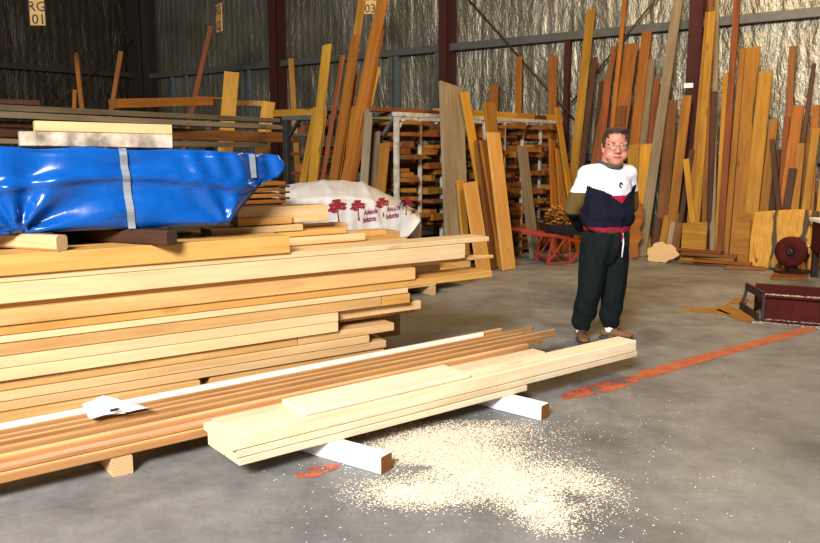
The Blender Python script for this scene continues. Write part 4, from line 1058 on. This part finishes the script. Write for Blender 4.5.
# ---------------------------------------------------------------- weathered boards on a rack at the back left
G6 = 'weathered boards racked behind the blue bundle'
def far(u0, v0, Y0, u1, v1, Y1, wpx, tk, col, label, group=G6, sidew=.22, name='board', cat='board', **kw):
    A, B = at_y(u0, v0, Y0), at_y(u1, v1, Y1)
    A = A - (B - A) * kw.pop('ext', 0)
    d = (B - A); sd = Vector((-d.y, d.x, 0)).normalized()
    return plank(name, A + sd * sidew / 2, B + sd * sidew / 2, sidew, tk, sd, col, label, cat, group, **kw)
for r in [
 (0, 107.5, 8.2, 280, 120.5, 12.2, 0, .062, 'greydark', 'topmost weathered grey board behind the blue bundle, slightly shorter end'),
 (0, 114.5, 8.1, 287, 127.5, 12.0, 0, .064, 'grey', 'second weathered board behind the blue bundle, its pale end reaching furthest'),
 (0, 124, 8.2, 146, 129, 9.8, 0, .06, 'dark', 'dark board below the two weathered grey ones'),
 (150, 133, 10.0, 298, 138, 12.0, 0, .14, 'brown', 'wide brown board under the two weathered boards, behind tarp corner'),
 (0, 133, 8.1, 160, 139, 9.8, 0, .08, 'dark', 'dark board left of the squared golden board, low in the racked pile'),
 (0, 141, 8.0, 100, 144, 8.9, 0, .05, 'grey', 'lowest weathered grey board seen just above the blue bundle'),
 (140, 143.5, 9.6, 268, 145, 11.6, 0, .07, 'greydark', 'lowest grey board at the right of the racked pile, touching tarp'),
]: far(*r, ext=.3 if r[0] == 0 else 0)
far(118, 103.5, 11.6, 213, 101, 13.0, 0, .13, 'orange', 'orange-brown squared timber lying on top of the weathered pile', ext=0)
far(195, 97, 13.6, 222, 98.5, 13.8, 0, .03, 'amber', 'thin pale strip lying across behind the red-brown timber')
far(0, 101, 11.5, 40, 103, 11.8, 0, .07, 'dark', 'dark timber end lying on top of racked pile at its far side', ext=.3)
far(236, 103, 14.0, 262, 103.5, 14.4, 0, .09, 'tan', 'pale board end lying flat behind the upright yellow board', sidew=.2)
# dark rack holding them
rk2 = empty('cantilever_rack', at_y(120, 200, 10.6)); rk2.location.z = 0; meta(rk2, 'dark steel rack under the weathered boards behind the blue bundle', 'rack'); bpy.context.view_layer.update()
for (u, Y) in ((20, 8.7), (120, 9.9), (235, 11.6)):
    p = at_y(u, 150, Y); dd = Vector((-.80, .6, 0))
    top = 1.47
    a = Vector((p.x, p.y, 0)); bar('rack_post', a + dd * .55 + Vector((0, 0, .001)), a + dd * .55 + Vector((0, 0, 2.0)), .1, .1, 'steel_dark', Vector((1, 0, 0)), rk2)
    bar('rack_arm', a + dd * .5 + Vector((0, 0, top)), a - dd * .05 + Vector((0, 0, top)), .07, .08, 'steel_dark', Vector((0, 0, 1)), rk2)
    bar('rack_foot', a + dd * .6 + Vector((0, 0, .04)), a - dd * .2 + Vector((0, 0, .04)), .09, .07, 'steel_dark', Vector((0, 0, 1)), rk2)
# upright boards far left
def upright(ub, vb, ut, vt, Y, wpx, col, label, tk=.04, lean_y=.35, **kw):
    T = at_y(ut, vt, Y); k = at_y(ub, vb, Y - .05)
    d = (k - T); s = T.z / (T.z - k.z); Bt = T + d * s; Bt.y = Y - lean_y; Bt.z = 0
    w = wpx / F * depth(T)
    return plank('board', Bt, T, w, tk, Vector((1, 0, 0)), col, label, 'board', 'boards standing at the back left', drop=True, **kw)
upright(83, 107, 76, 53, 15.2, 4.5, 'orange', 'thin orange board standing left of the pair before the dark foil wall')
upright(74, 107, 75, 90, 14.0, 4, 'orange', 'short orange board at the foot of the thin leftmost orange one')
upright(113, 108, 121, 52, 15.4, 4.5, 'orange', 'thin orange board leaning the other way before dark corner')
upright(196, 98, 211, 27, 16.2, 5, 'red', 'tall red-brown board leaning up below the narrow yellow sign')
upright(229, 114, 232, 73, 13.2, 15, 'yellow', 'short wide yellow board standing behind end of the weathered boards')
upright(263, 152, 269, 103, 12.9, 13, 'yellow', 'wide yellow board behind the furthest-reaching weathered board ends')
upright(294, 105, 291, 59, 16.0, 5.5, 'amber', 'narrow amber board standing in front of the dark maroon column by the racks')
# ---------------------------------------------------------------- second rack, dark, beside the white one
rd = empty('storage_rack', rk(1, 1.5, 0)); meta(rd, 'dark grey rack behind the tall leaning boards, left of white rack', 'rack'); bpy.context.view_layer.update()
E0, E1, Q0, Q1 = 0, 2.4, .98, 2.02
for e in (E0, 1.2, E1):
    for q in (Q0, Q1 - .06): bar('upright', rk(e, q, .001), rk(e, q, RH - .05), .08, .08, 'steel_dark', RE, rd)
for e in (E0, 1.2, E1): bar('cross_rail', rk(e, Q0 + .04, RH - .03), rk(e, Q1, RH - .03), .06, .06, 'steel_grey', RE, rd)
for q in (Q0, Q1 - .06): bar('top_rail', rk(E0 + .04, q, RH - .03), rk(E1, q, RH - .03), .05, .05, 'steel_grey', RR, rd)
bar('brace', rk(E0, Q1 - .1, RH - .28), rk(E0, Q1 - .32, RH - .06), .05, .04, 'steel_dark', RE, rd)
for h in (1.78, 1.52, 1.26, 1.0):
    for e in (E0 + .05, 1.2, E1): bar('cross_rail', rk(e, Q0, h), rk(e, Q1, h), .035, .035, 'rack_red' if h != 1.78 else 'steel_grey', RE, rd)
rnd2 = random.Random(5); ncol = ['red', 'brown', 'dark', 'orange']
for li, h in enumerate((1.78, 1.52, 1.26, 1.0)):
    q = Q0 + .1; k = 0
    while q < Q1 - .2:
        w = rnd2.choice((.08, .12, .16)); c = rnd2.choice(ncol); tk = rnd2.choice((.05, .08, .11))
        plank('board', rk(E0 + .07 + rnd2.random() * .05, q + w / 2, h + .02 + tk / 2), rk(E1, q + w / 2, h + .02 + tk / 2), w, tk, RR, c, f'{CN.get(c, c)} board end, {ordn[k]} from the white rack, {ordn[li]} level of the dark rack', 'board', 'boards on the dark rack')
        q += w + .01 + rnd2.random() * .1; k += 1
P = rk(0, 0, RH + .055)
for (u0, u1, w, t, col, lab, ee) in ((276, 322, .12, .09, 'yellow', 'yellow beam lying across the top of the dark rack', .15), (320, 371, .08, .06, 'red', 'red-brown batten lying across the top of racks behind tall leaning boards', .2)):
    Pq = rk(ee, 0, RH + t / 2 + .003); a, c = line_at_u(Pq, RR, u1), line_at_u(Pq, RR, u0)
    plank('board', Pq + RR * a, Pq + RR * c, w, t, RE, col, lab, 'board', 'timber on top of the dark rack')
# tall boards leaning on the racks' near ends
for r in [
 # ub, ut, vt, wpx, col, label, thick
 (307, 343, 56, 3.5, 'red', 'thin red-brown board behind the tall orange ones, leaning on the racks', .03),
 (336, 355, 75, 4, 'red', 'red-brown board just behind the tall stepped orange board', .03),
 (341, 353, 108, 7, 'amber', 'shorter amber board between two tall orange ones by the racks', .03),
 (286, 317, 108, 6, 'yellow', 'shorter yellow board first of the row leaning beside the dark rack', .035),
 (302, 323, 112, 7, 'yellow', 'yellow board half hidden behind the taller one at dark rack', .035),
 (303, 327, 46, 8, 'yellow', 'tall yellow board of the row, top just above the wall rail', .035),
 (322, 364, -14, 7, 'amber', 'very tall amber board running out of view beside the number sign', .03),
 (318, 356, 36, 8, 'orange', 'tall orange board with stepped top below the wall rail sign', .035),
 (331, 378, 68, 4.5, 'yellow', 'light yellow edge of a board right of the tallest orange beam', .03),
 (330, 377, 31, 12, 'orange', 'broad orange beam lying against the tallest one by the hanging sign', .05),
 (326, 386, -16, 9, 'orange', 'tallest orange beam running out of view right of hanging number sign', .05),
 (365, 376, 133, 8, 'greydark', 'short dull brown board low beside the grey one at the rack end', .03),
 (357, 369, 110, 7, 'grey', 'weathered grey board ending at the top of the rack, left of white post', .03),
 (372, 385, 144, 9, 'amber', 'short mottled amber board below the grey brace of white rack', .03),
]:
    lab = r[5]; P_ = R0; d1 = -.1; d0 = .62
    lay = 0
    Qd = [(r[0] - r[3] / 2, 285), (r[0] + r[3] / 2, 285), (r[1] + r[3] / 2, r[2]), (r[1] - r[3] / 2, r[2])]
    for q, l, s in PLACED:
        if s == 'end' and quad_hit(Qd, q): lay = max(lay, l + 1)
    off = .07 + lay * .055
    for _ in range(6):
        z = at_plane(r[1], r[2], R0 - RE * d1, -RE).z; d1 = off + .55 * (1 - z / RH) if z > RH else off + .55 * (1 - z / RH)
    lean(r[0], r[1], r[2], r[3], r[4], lab, 'tall boards leaning on the ends of the racks', thick=r[6], P=R0, U=RR, n=-RE, d0=off + .55, d1=d1, set_='end', layer=lay)
upright(390, 105, 391, 80, 13.5, 2.2, 'dark', 'thin dark stick standing against the foil above the white post', .02, .2)
# ---------------------------------------------------------------- hanging signs
simple('sign_yellow', (.62, .36, .10), .6, 0, .12); simple('sign_black', (.012, .01, .01), .6, 0, .1); simple('wire', (.12, .10, .07), .5, .4, .1)
def sign(uc, v0, v1, Y, w, yaw, lines, label, size):
    top, bot = at_y(uc, v0, Y), at_y(uc, v1, Y); h = top.z - bot.z
    root = empty('bay_sign', (bot + top) / 2); root.rotation_euler = (0, 0, yaw); meta(root, label, 'sign', 'hanging bay signs'); bpy.context.view_layer.update()
    vs, fs, fm = board_geo(w, h, .02); vs = [(x - w / 2, z, y) for x, y, z in vs]; fs = [tuple(reversed(f)) for f in fs]
    o = mesh_obj('plate', vs, fs, ['sign_yellow', 'sign_yellow'], fm); o.parent = root
    for s, yy in lines:
        p, f = text_geo(s, size); x0 = min(a for a, b in p); x1 = max(a for a, b in p)
        t = mesh_obj('lettering', [(a - (x0 + x1) / 2, -.0125, b + yy) for a, b in p], f, 'sign_black'); t.parent = root
    for x in (-w * .35, w * .35):
        tube('hanger', [(x, 0, h / 2), (x, 0, WH - (bot.z + h / 2) - .3)], .006, 'wire').parent = root
    return root
sign(37, -9, 25.5, 13.0, .225, .15, (('RG', -.045), ('01', -.24)), 'yellow bay sign reading 01 high before the dark foil wall', .215)
sign(219, 4, 32, 15.8, .30, -1.0, (('RG', .06), ('02', -.22)), 'narrow-looking yellow bay sign reading 02, turned nearly edge-on', .24)
sign(370, -13, 14, 14.2, .22, -.1, (('RG', .0), ('03', -.20)), 'yellow bay sign reading 03 hanging between tall orange boards', .20)
mesh_q = at_plane(688.5, 85.5, W0 + NI * .365, NI)
o = bar('paper_note', mesh_q - UW * .07, mesh_q + UW * .07, .07, .004, 'paint_white', Vector((0, 0, 1)), label='small white paper note stuck on the maroon column by the leaning boards', cat='note')
# ---------------------------------------------------------------- papers and marker on the strips
simple('paper', (.80, .82, .86), .6, 0, .03)
def paper(label, pxs, z, amp, seed):
    P4 = [at_h(u, v, z) for u, v in pxs]; N_ = 14; vs, fs = [], []
    for i in range(N_ + 1):
        for j in range(N_ + 1):
            a, c = i / N_, j / N_; p = P4[0].lerp(P4[1], a).lerp(P4[3].lerp(P4[2], a), c)
            p.z += .004 + amp * (abs(noise.noise(Vector((a * 2.3, c * 2.3, seed)))) + .35 * abs(noise.noise(Vector((a * 6, c * 6, seed)))) + .3 * (abs(a - .5) ** 2 + abs(c - .5) ** 2))
            vs.append(p)
    for i in range(N_):
        for j in range(N_): fs.append((i * (N_ + 1) + j, i * (N_ + 1) + j + 1, (i + 1) * (N_ + 1) + j + 1, (i + 1) * (N_ + 1) + j))
    o = mesh_obj('paper_sheet', vs, fs, 'paper', None, None, None, True); o.modifiers.new('t', 'SOLIDIFY').thickness = .0008
    meta(o, label, 'paper', 'papers on the strip pile'); return o
paper('crumpled white paper lying on the strips beside the big stack', [(82, 406), (104, 396), (150, 409), (90, 420)], .256, .015, 3)
paper('second white sheet under the crumpled paper on the strips', [(84, 404), (118, 397), (126, 414), (88, 418)], .2535, .006, 8)
mk = at_h(113.5, 410, .283); tube('marker_pen', [mk - LO.d * .018, mk - LO.d * .014, mk + LO.d * .016, mk + LO.d * .03], .006, 'sign_black', radii=[.004, .0075, .0075, .004], label='short black marker pen lying on the crumpled white paper', cat='pen')
# ---------------------------------------------------------------- floor: painted line, sawdust
def worn(name, col, thr):
    m, nt, b = nmat(name); L = nt.links.new
    tc = nd(nt, 'ShaderNodeTexCoord'); n = nd(nt, 'ShaderNodeTexNoise', i_Scale=7.0, i_Detail=8.0, i_Roughness=.75); L(tc.outputs['Object'], n.inputs['Vector'])
    r = ramp(nt, n.outputs[0], [(thr - .04, (0, 0, 0)), (thr + .04, (1, 1, 1))]); L(r.outputs[0], b.inputs['Alpha'])
    r2 = ramp(nt, n.outputs[0], [(.35, tuple(c * .6 for c in col)), (.65, col)]); L(r2.outputs[0], b.inputs['Base Color']); b.inputs['Roughness'].default_value = .6
worn('line_paint', (.55, .13, .055), .36); worn('line_paint_worn', (.58, .12, .05), .47)
def patch(name, pxs, mat, z=.002):
    vs = [at_h(u, v, z) for u, v in pxs]
    return meta(mesh_obj(name, vs, [tuple(range(len(vs)))], mat), kind='structure')
patch('floor_marking', [(640, 371), (818, 323.5), (816, 330), (720, 357), (690, 366), (655, 377), (634, 379)], 'line_paint')
patch('floor_marking', [(560, 396), (575, 389), (600, 382), (640, 374), (637, 383), (612, 391), (585, 396), (563, 400)], 'line_paint_worn')
patch('floor_marking', [(294, 473), (312, 467), (330, 464), (341, 463), (338, 469), (318, 476), (300, 478)], 'line_paint_worn')
simple('sawdust', (.86, .76, .58), .9, 0, .15, 60)
def dens(u, v):
    def el(cx, cy, rx, ry, rot=0):
        x, y = u - cx, v - cy; c, s = math.cos(rot), math.sin(rot); x, y = x * c + y * s, -x * s + y * c
        return math.exp(-((x / rx) ** 2 + (y / ry) ** 2) * 1.2)
    d = 1.0 * el(455, 455, 62, 20, .1) + .95 * el(425, 493, 50, 11, 0) + .9 * el(500, 480, 70, 15, .25) + .7 * el(420, 445, 45, 10, -.2) + .5 * el(540, 512, 32, 14, .4) + .45 * el(575, 480, 34, 12, .3) + .30 * el(480, 432, 60, 12)
    d -= .25 * el(568, 497, 26, 8, .1) + .6 * el(425, 468, 22, 4, 0)
    return max(0, d * (.75 + .5 * noise.noise(Vector((u * .05, v * .08, 2)))))
def build_dust():
    rn = random.Random(3); vs, fs = [], []; cnt = 0; tries = 0
    while cnt < 60000 and tries < 600000:
        tries += 1; u, v = rn.uniform(335, 640), rn.uniform(420, 540)
        if rn.random() > dens(u, v) * .9: continue
        p = at_h(u, v, 0)
        if any(-.01 < (p - PA).dot(pd) < 1.2 and -.10 < (p - PA).dot(ps) < .01 for PA, pd, ps in POSTS): continue
        s = rn.uniform(.002, .006); a = rn.random() * 6.28; z = rn.random() * .006 * min(1, dens(u, v)) + .0015
        c, sn = math.cos(a) * s, math.sin(a) * s; k = len(vs); e = s * .6
        vs += [(p.x + c, p.y + sn, z), (p.x - sn, p.y + c, z + e * rn.random()), (p.x - c, p.y - sn, z), (p.x + sn * .6, p.y - c * .6, z + e * rn.random())]
        fs.append((k, k + 1, k + 2, k + 3)); cnt += 1
    for _ in range(900):   # stray chips
        u, v = rn.gauss(470, 140), rn.gauss(440, 60)
        if not (250 < u < 800 and 300 < v < 560): continue
        p = at_h(u, v, 0); s = rn.uniform(.002, .006); a = rn.random() * 6.28; c, sn = math.cos(a) * s, math.sin(a) * s; k = len(vs)
        vs += [(p.x + c, p.y + sn, .001), (p.x - sn, p.y + c, .003), (p.x - c, p.y - sn, .001), (p.x + sn, p.y - c, .003)]; fs.append((k, k + 1, k + 2, k + 3))
    return meta(mesh_obj('sawdust', vs, fs, 'sawdust'), 'pale sawdust scattered on the floor in front of the white posts', 'sawdust', None, 'stuff')
build_dust()
# ---------------------------------------------------------------- wheelbarrow with a heap of kindling
def join_bars(name, segs, mat, parent):
    """several bars welded into one mesh; segs: (A,B,w,t)"""
    vs, fs = [], []
    for A, B, w, t in segs:
        A, B = Vector(A), Vector(B); x = B - A; sd = Vector((0, 1, 0)) if abs(x.normalized().y) < .9 else Vector((0, 0, 1))
        v, f, _ = board_geo(x.length, w, t, .003); M_ = frame_mat(A, x, sd); k = len(vs)
        vs += [M_ @ Vector(p) for p in v]; fs += [tuple(i + k for i in q) for q in f]
    o = mesh_obj(name, vs, fs, mat); o.parent = parent; return o
simple('barrow_red', (.27, .026, .010), .5, 0, .2); simple('barrow_black', (.012, .012, .016), .45, 0, .2); simple('rubber', (.015, .014, .013), .8, 0, .2)
wc = at_h(556, 262, 0); wb = empty('wheelbarrow', (wc.x, wc.y, 0), .18); meta(wb, 'red-framed wheelbarrow with black tray full of kindling, behind the man', 'wheelbarrow')
bpy.context.view_layer.update()
# handles from left (back of barrow) to the wheel on the right
for s in (-1, 1):
    join_bars('handle', [((-.62, .27 * s, .46), (-.1, .25 * s, .40), .04, .045), ((-.1, .25 * s, .40), (.62, .08 * s, .22), .04, .045)], 'barrow_red', wb)
    join_bars('leg', [((-.14, .235 * s, .40), (-.22, .235 * s, .0), .03, .03), ((-.22, .235 * s, .012), (.03, .235 * s, .35), .025, .025), ((.10, .22 * s, .35), (.12, .22 * s, .0), .03, .03), ((.13, .22 * s, .012), (.34, .18 * s, .28), .025, .025), ((-.22, .235 * s, .02), (.12, .22 * s, .02), .025, .025)], 'barrow_red', wb)
join_bars('cross_brace', [((-.2, -.24, .06), (-.2, .24, .06), .025, .025), ((.12, -.22, .06), (.12, .22, .06), .025, .025)], 'barrow_red', wb)
tv = []
for z, x0, x1, y in ((.40, -.10, .42, .22), (.56, -.22, .60, .31), (.56, -.195, .575, .285), (.43, -.08, .40, .20)):
    tv += [(x0, -y, z), (x1, -y * .85, z), (x1, y * .85, z), (x0, y, z)]
tf = [(3, 2, 1, 0)]
for l in range(3):
    for k in range(4): tf.append((4 * l + k, 4 * l + (k + 1) % 4, 4 * l + 4 + (k + 1) % 4, 4 * l + 4 + k))
tf.append((12, 13, 14, 15))
o = mesh_obj('tray', tv, tf, 'barrow_black'); o.parent = wb
lathe('tyre', [(.12 + .055 * math.cos(a * math.pi / 5), .045 * math.sin(a * math.pi / 5)) for a in range(10)], 24, 'rubber', wb, Matrix.Translation((.66, 0, .178)) @ RX)
lathe('wheel_hub', [(.015, -.05), (.11, -.02), (.11, .02), (.015, .05)], 20, 'barrow_red', wb, Matrix.Translation((.66, 0, .178)) @ RX)
join_bars('axle', [((.66, -.1, .178), (.66, .1, .178), .02, .02), ((.62, -.08, .22), (.66, -.08, .17), .02, .03), ((.62, .08, .22), (.66, .08, .17), .02, .03)], 'barrow_red', wb)
rk_ = random.Random(12); wm = Matrix.Translation((wc.x, wc.y, 0)) @ Matrix.Rotation(.18, 4, 'Z')
from mathutils.bvhtree import BVHTree as BVT
heap = []
for i in range(150):
    ok = None
    for _ in range(90):
        x, y = rk_.uniform(-.19, .50), rk_.uniform(-.25, .25)
        hmax = .56 + .26 * max(0, 1 - ((x - .13) / .42) ** 2 - (y / .34) ** 2)
        z = rk_.uniform(.475, min(hmax, .55 + .30 * i / 110))
        if z > .53 or (-.06 < x < .36 and abs(y) < .15): pass
        else: continue
        d = Vector((rk_.gauss(0, 1), rk_.gauss(0, 1), rk_.gauss(0, .3))).normalized(); L_ = rk_.uniform(.06, .13)
        sd = Vector((rk_.gauss(0, 1), rk_.gauss(0, 1), rk_.gauss(0, .6))); wd, tk = rk_.uniform(.03, .055), rk_.uniform(.014, .028)
        p = wm @ Vector((x, y, z)); M_ = frame_mat(p - d * L_ / 2, d, sd)
        v_, f_, _m = board_geo(L_, wd, tk, .003); W_ = [M_ @ Vector(q) for q in v_]
        loc = [wm.inverted() @ q for q in W_]
        if any(q.z < .60 and (abs(q.y) > .235 or q.x < -.15 or q.x > .47) for q in loc) or min(q.z for q in loc) < .445: continue
        T_ = BVT.FromPolygons([tuple(q) for q in W_], f_)
        if any((p - hp_).length < .15 and (T_.overlap(ht)) for hp_, ht in heap): continue
        ok = (p, d, L_, sd, wd, tk, T_); break
    if ok is None: continue
    p, d, L_, sd, wd, tk, T_ = ok; heap.append((p, T_))
    c = rk_.choice(['orange', 'amber', 'orange', 'yellow', 'red', 'amber', 'brown'])
    plank('kindling', p - d * L_ / 2, p + d * L_ / 2, wd, tk, sd, c, 'small chunk of waste wood heaped in the black wheelbarrow tray', 'offcut', 'kindling in the wheelbarrow', ch=.003, end='wood_' + c)
print('kindling', len(heap))
# ---------------------------------------------------------------- maroon machinery at the far end
simple('machine_maroon', (.060, .0055, .003), .8, 0, .35, 12, 0.0, Specular_IOR_Level=.2); simple('machine_dark', (.02, .007, .006), .5, .2, .3); simple('bare_steel', (.45, .42, .40), .4, .6, .15)
A = at_h(763, 322, 0); Bq = at_h(842, 329, 0); ex = (Bq - A).normalized(); ey = Vector((-ex.y, ex.x, 0)); HM = .255
mf = empty('machine_frame', A); mf.rotation_euler = (0, 0, math.atan2(ex.y, ex.x)); meta(mf, 'maroon steel channel frame lying on floor past the orange line, dusted with sawdust', 'machine frame'); bpy.context.view_layer.update()
def channel(name, p0, p1, h, web_side, parent, mat='machine_maroon', fl=.07, th=.016):
    p0, p1 = Vector(p0), Vector(p1)
    s = Vector(((p1 - p0).y, -(p1 - p0).x, 0)).normalized() * web_side
    segs = []
    vs, fs = [], []
    prof = [(0, 0), (fl, 0), (fl, th), (th, th), (th, h - th), (fl, h - th), (fl, h), (0, h)]
    for p in (p0, p1):
        for a, z in prof: vs.append(p + s * (a) + Vector((0, 0, z)))
    for k in range(8): fs.append((k, (k + 1) % 8, 8 + (k + 1) % 8, 8 + k))
    fs += [tuple(range(8)), tuple(range(15, 7, -1))]
    me = bpy.data.meshes.new(name); me.from_pydata([tuple(v) for v in vs], [], fs); bm = bmesh.new(); bm.from_mesh(me); bmesh.ops.recalc_face_normals(bm, faces=bm.faces); bm.to_mesh(me); bm.free()
    me.materials.append(MATS[mat]); o = bpy.data.objects.new(name, me); C.objects.link(o); o.parent = parent; return o
channel('channel', (0, .06, 0), (1.5, .06, 0), HM, 1, mf)
channel('channel', (-.12, .62, 0), (1.5, .62, 0), HM, -1, mf)
join_bars('end_plate', [((-.01, .03, HM - .012), (-.20, .63, HM - .03), .07, .03), ((-.05, .0, .02), (-.24, .6, .02), .10, .03), ((-.235, .62, .02), (-.19, .62, HM - .04), .06, .03), ((-.005, .02, 0), (-.005, .02, HM), .05, .03), ((-.10, .30, .03), (-.03, .08, HM - .05), .05, .03)], 'machine_dark', mf)
for x in (.5, 1.0): join_bars('cross_bar', [((x, .10, HM - .05), (x, .58, HM - .05), .06, .06)], 'machine_maroon', mf)
# sawdust drifts on it
rn = random.Random(8); vs, fs = [], []
inv = Matrix.Rotation(math.atan2(ex.y, ex.x), 4, 'Z')
def flake(p, s):
    a = rn.random() * 6.28; c, sn = math.cos(a) * s, math.sin(a) * s; k = len(vs)
    vs.extend([(p.x + c, p.y + sn, p.z), (p.x - sn, p.y + c, p.z + s * .6), (p.x - c, p.y - sn, p.z), (p.x + sn, p.y - c, p.z + s * .5)]); fs.append((k, k + 1, k + 2, k + 3))
for _ in range(2600):
    x = rn.random() * 1.5
    q = rn.random()
    if q < .4: l = (x, .06 - rn.random() * .065, HM + .001 + .006 * rn.random())
    elif q < .62: l = (x, .05 - rn.random() * .05, .017 + .01 * rn.random())
    else: l = (x - .1, -.02 - abs(rn.gauss(0, .05)), .001 + .006 * rn.random())
    flake(A + inv @ Vector(l), rn.uniform(.003, .007))
meta(mesh_obj('sawdust', vs, fs, 'sawdust'), 'sawdust drifted on and along the maroon steel frame', 'sawdust', None, 'stuff')
# round guard on a stand
gb = at_h(790, 273, .031); gd = empty('blade_guard', gb); meta(gd, 'dark maroon disc on a short stand before the bark-marked slab', 'machine guard'); bpy.context.view_layer.update()
faceM = Matrix.Translation((-.03, -.06, .28)) @ Matrix.Rotation(-.75, 4, 'Z') @ RX
lathe('disc', [(.001, -.05), (.15, -.05), (.19, -.03), (.195, .03), (.15, .05), (.001, .05)], 36, 'machine_maroon', gd, faceM)
lathe('hub', [(.001, .05), (.05, .05), (.045, .075), (.001, .08)], 20, 'machine_dark', gd, faceM)
join_bars('stand', [((.02, .02, .0), (.02, .02, .30), .16, .10), ((-.16, .02, .012), (.2, .02, .012), .2, .022), ((.04, .1, .25), (.26, .12, .18), .08, .1)], 'machine_dark', gd)
tube('bolt', [(.10, -.17, .36), (.13, -.20, .37)], .018, 'bare_steel').parent = gd
# machine table at the edge of view
mt = at_h(818, 280, 0); tbm = empty('saw_table', mt); tbm.rotation_euler = (0, 0, -.2); meta(tbm, 'maroon machine table with white top cut by the edge of view', 'machine table'); bpy.context.view_layer.update()
def pbox(name, x0, x1, y0, y1, z0, z1, mat, parent, ch=.008):
    v, f, fm = board_geo(x1 - x0, y1 - y0, z1 - z0, ch); v = [(a + x0, b_ + (y0 + y1) / 2, c + (z0 + z1) / 2) for a, b_, c in v]
    o = mesh_obj(name, v, f, mat); o.parent = parent; return o
pbox('table_top', -.06, .7, -.3, .35, .705, .74, 'paint_white', tbm); pbox('cabinet', -.03, .65, -.26, .3, .33, .704, 'machine_maroon', tbm)
pbox('leg', .02, .09, -.22, -.15, 0, .33, 'bare_steel', tbm); pbox('leg', .5, .57, -.22, -.15, 0, .33, 'machine_dark', tbm); pbox('leg', -.02, .05, .2, .27, 0, .33, 'machine_dark', tbm); pbox('leg', .5, .57, .2, .27, 0, .33, 'machine_dark', tbm)
# flat boards lying on the floor
def flat(pxs, z0, th, mat, name, label, cat='board'):
    P4 = [at_h(u, v, z0) for u, v in pxs]; n = len(P4); vs = [Vector((p.x, p.y, z0)) for p in P4] + [Vector((p.x, p.y, z0 + th)) for p in P4]
    fs = [tuple(range(n)), tuple(range(2 * n - 1, n - 1, -1))] + [(k, n + k, n + (k + 1) % n, (k + 1) % n) for k in range(n)]
    me = bpy.data.meshes.new(name); me.from_pydata([tuple(v) for v in vs], [], fs); bm = bmesh.new(); bm.from_mesh(me); bmesh.ops.recalc_face_normals(bm, faces=bm.faces); bmesh.ops.bevel(bm, geom=bm.edges[:], offset=.002, segments=1, affect='EDGES'); bm.to_mesh(me); bm.free()
    me.materials.append(MATS[mat]); o = bpy.data.objects.new(name, me); C.objects.link(o); return meta(o, label, cat)
flat([(681, 311), (684, 308), (716, 309), (733, 316), (712, 313)], .001, .012, 'wood_amber', 'board', 'slim yellowish offcut lying flat on the floor, tip towards the man')
flat([(716, 311), (728, 305), (756, 320), (750, 323), (733, 318)], .001, .012, 'wood_amber', 'board', 'pointed yellowish offcut lying flat on the floor against the maroon frame')
flat([(728, 303), (737, 299), (748, 300), (745, 305)], .001, .015, 'wood_amber', 'board', 'small yellowish offcut on the floor at the corner of maroon frame')
flat([(770, 280), (776, 270), (806, 270), (808, 281)], .001, .03, 'wood_brown', 'base_board', 'brown board lying flat on the floor under the round guard and table front')
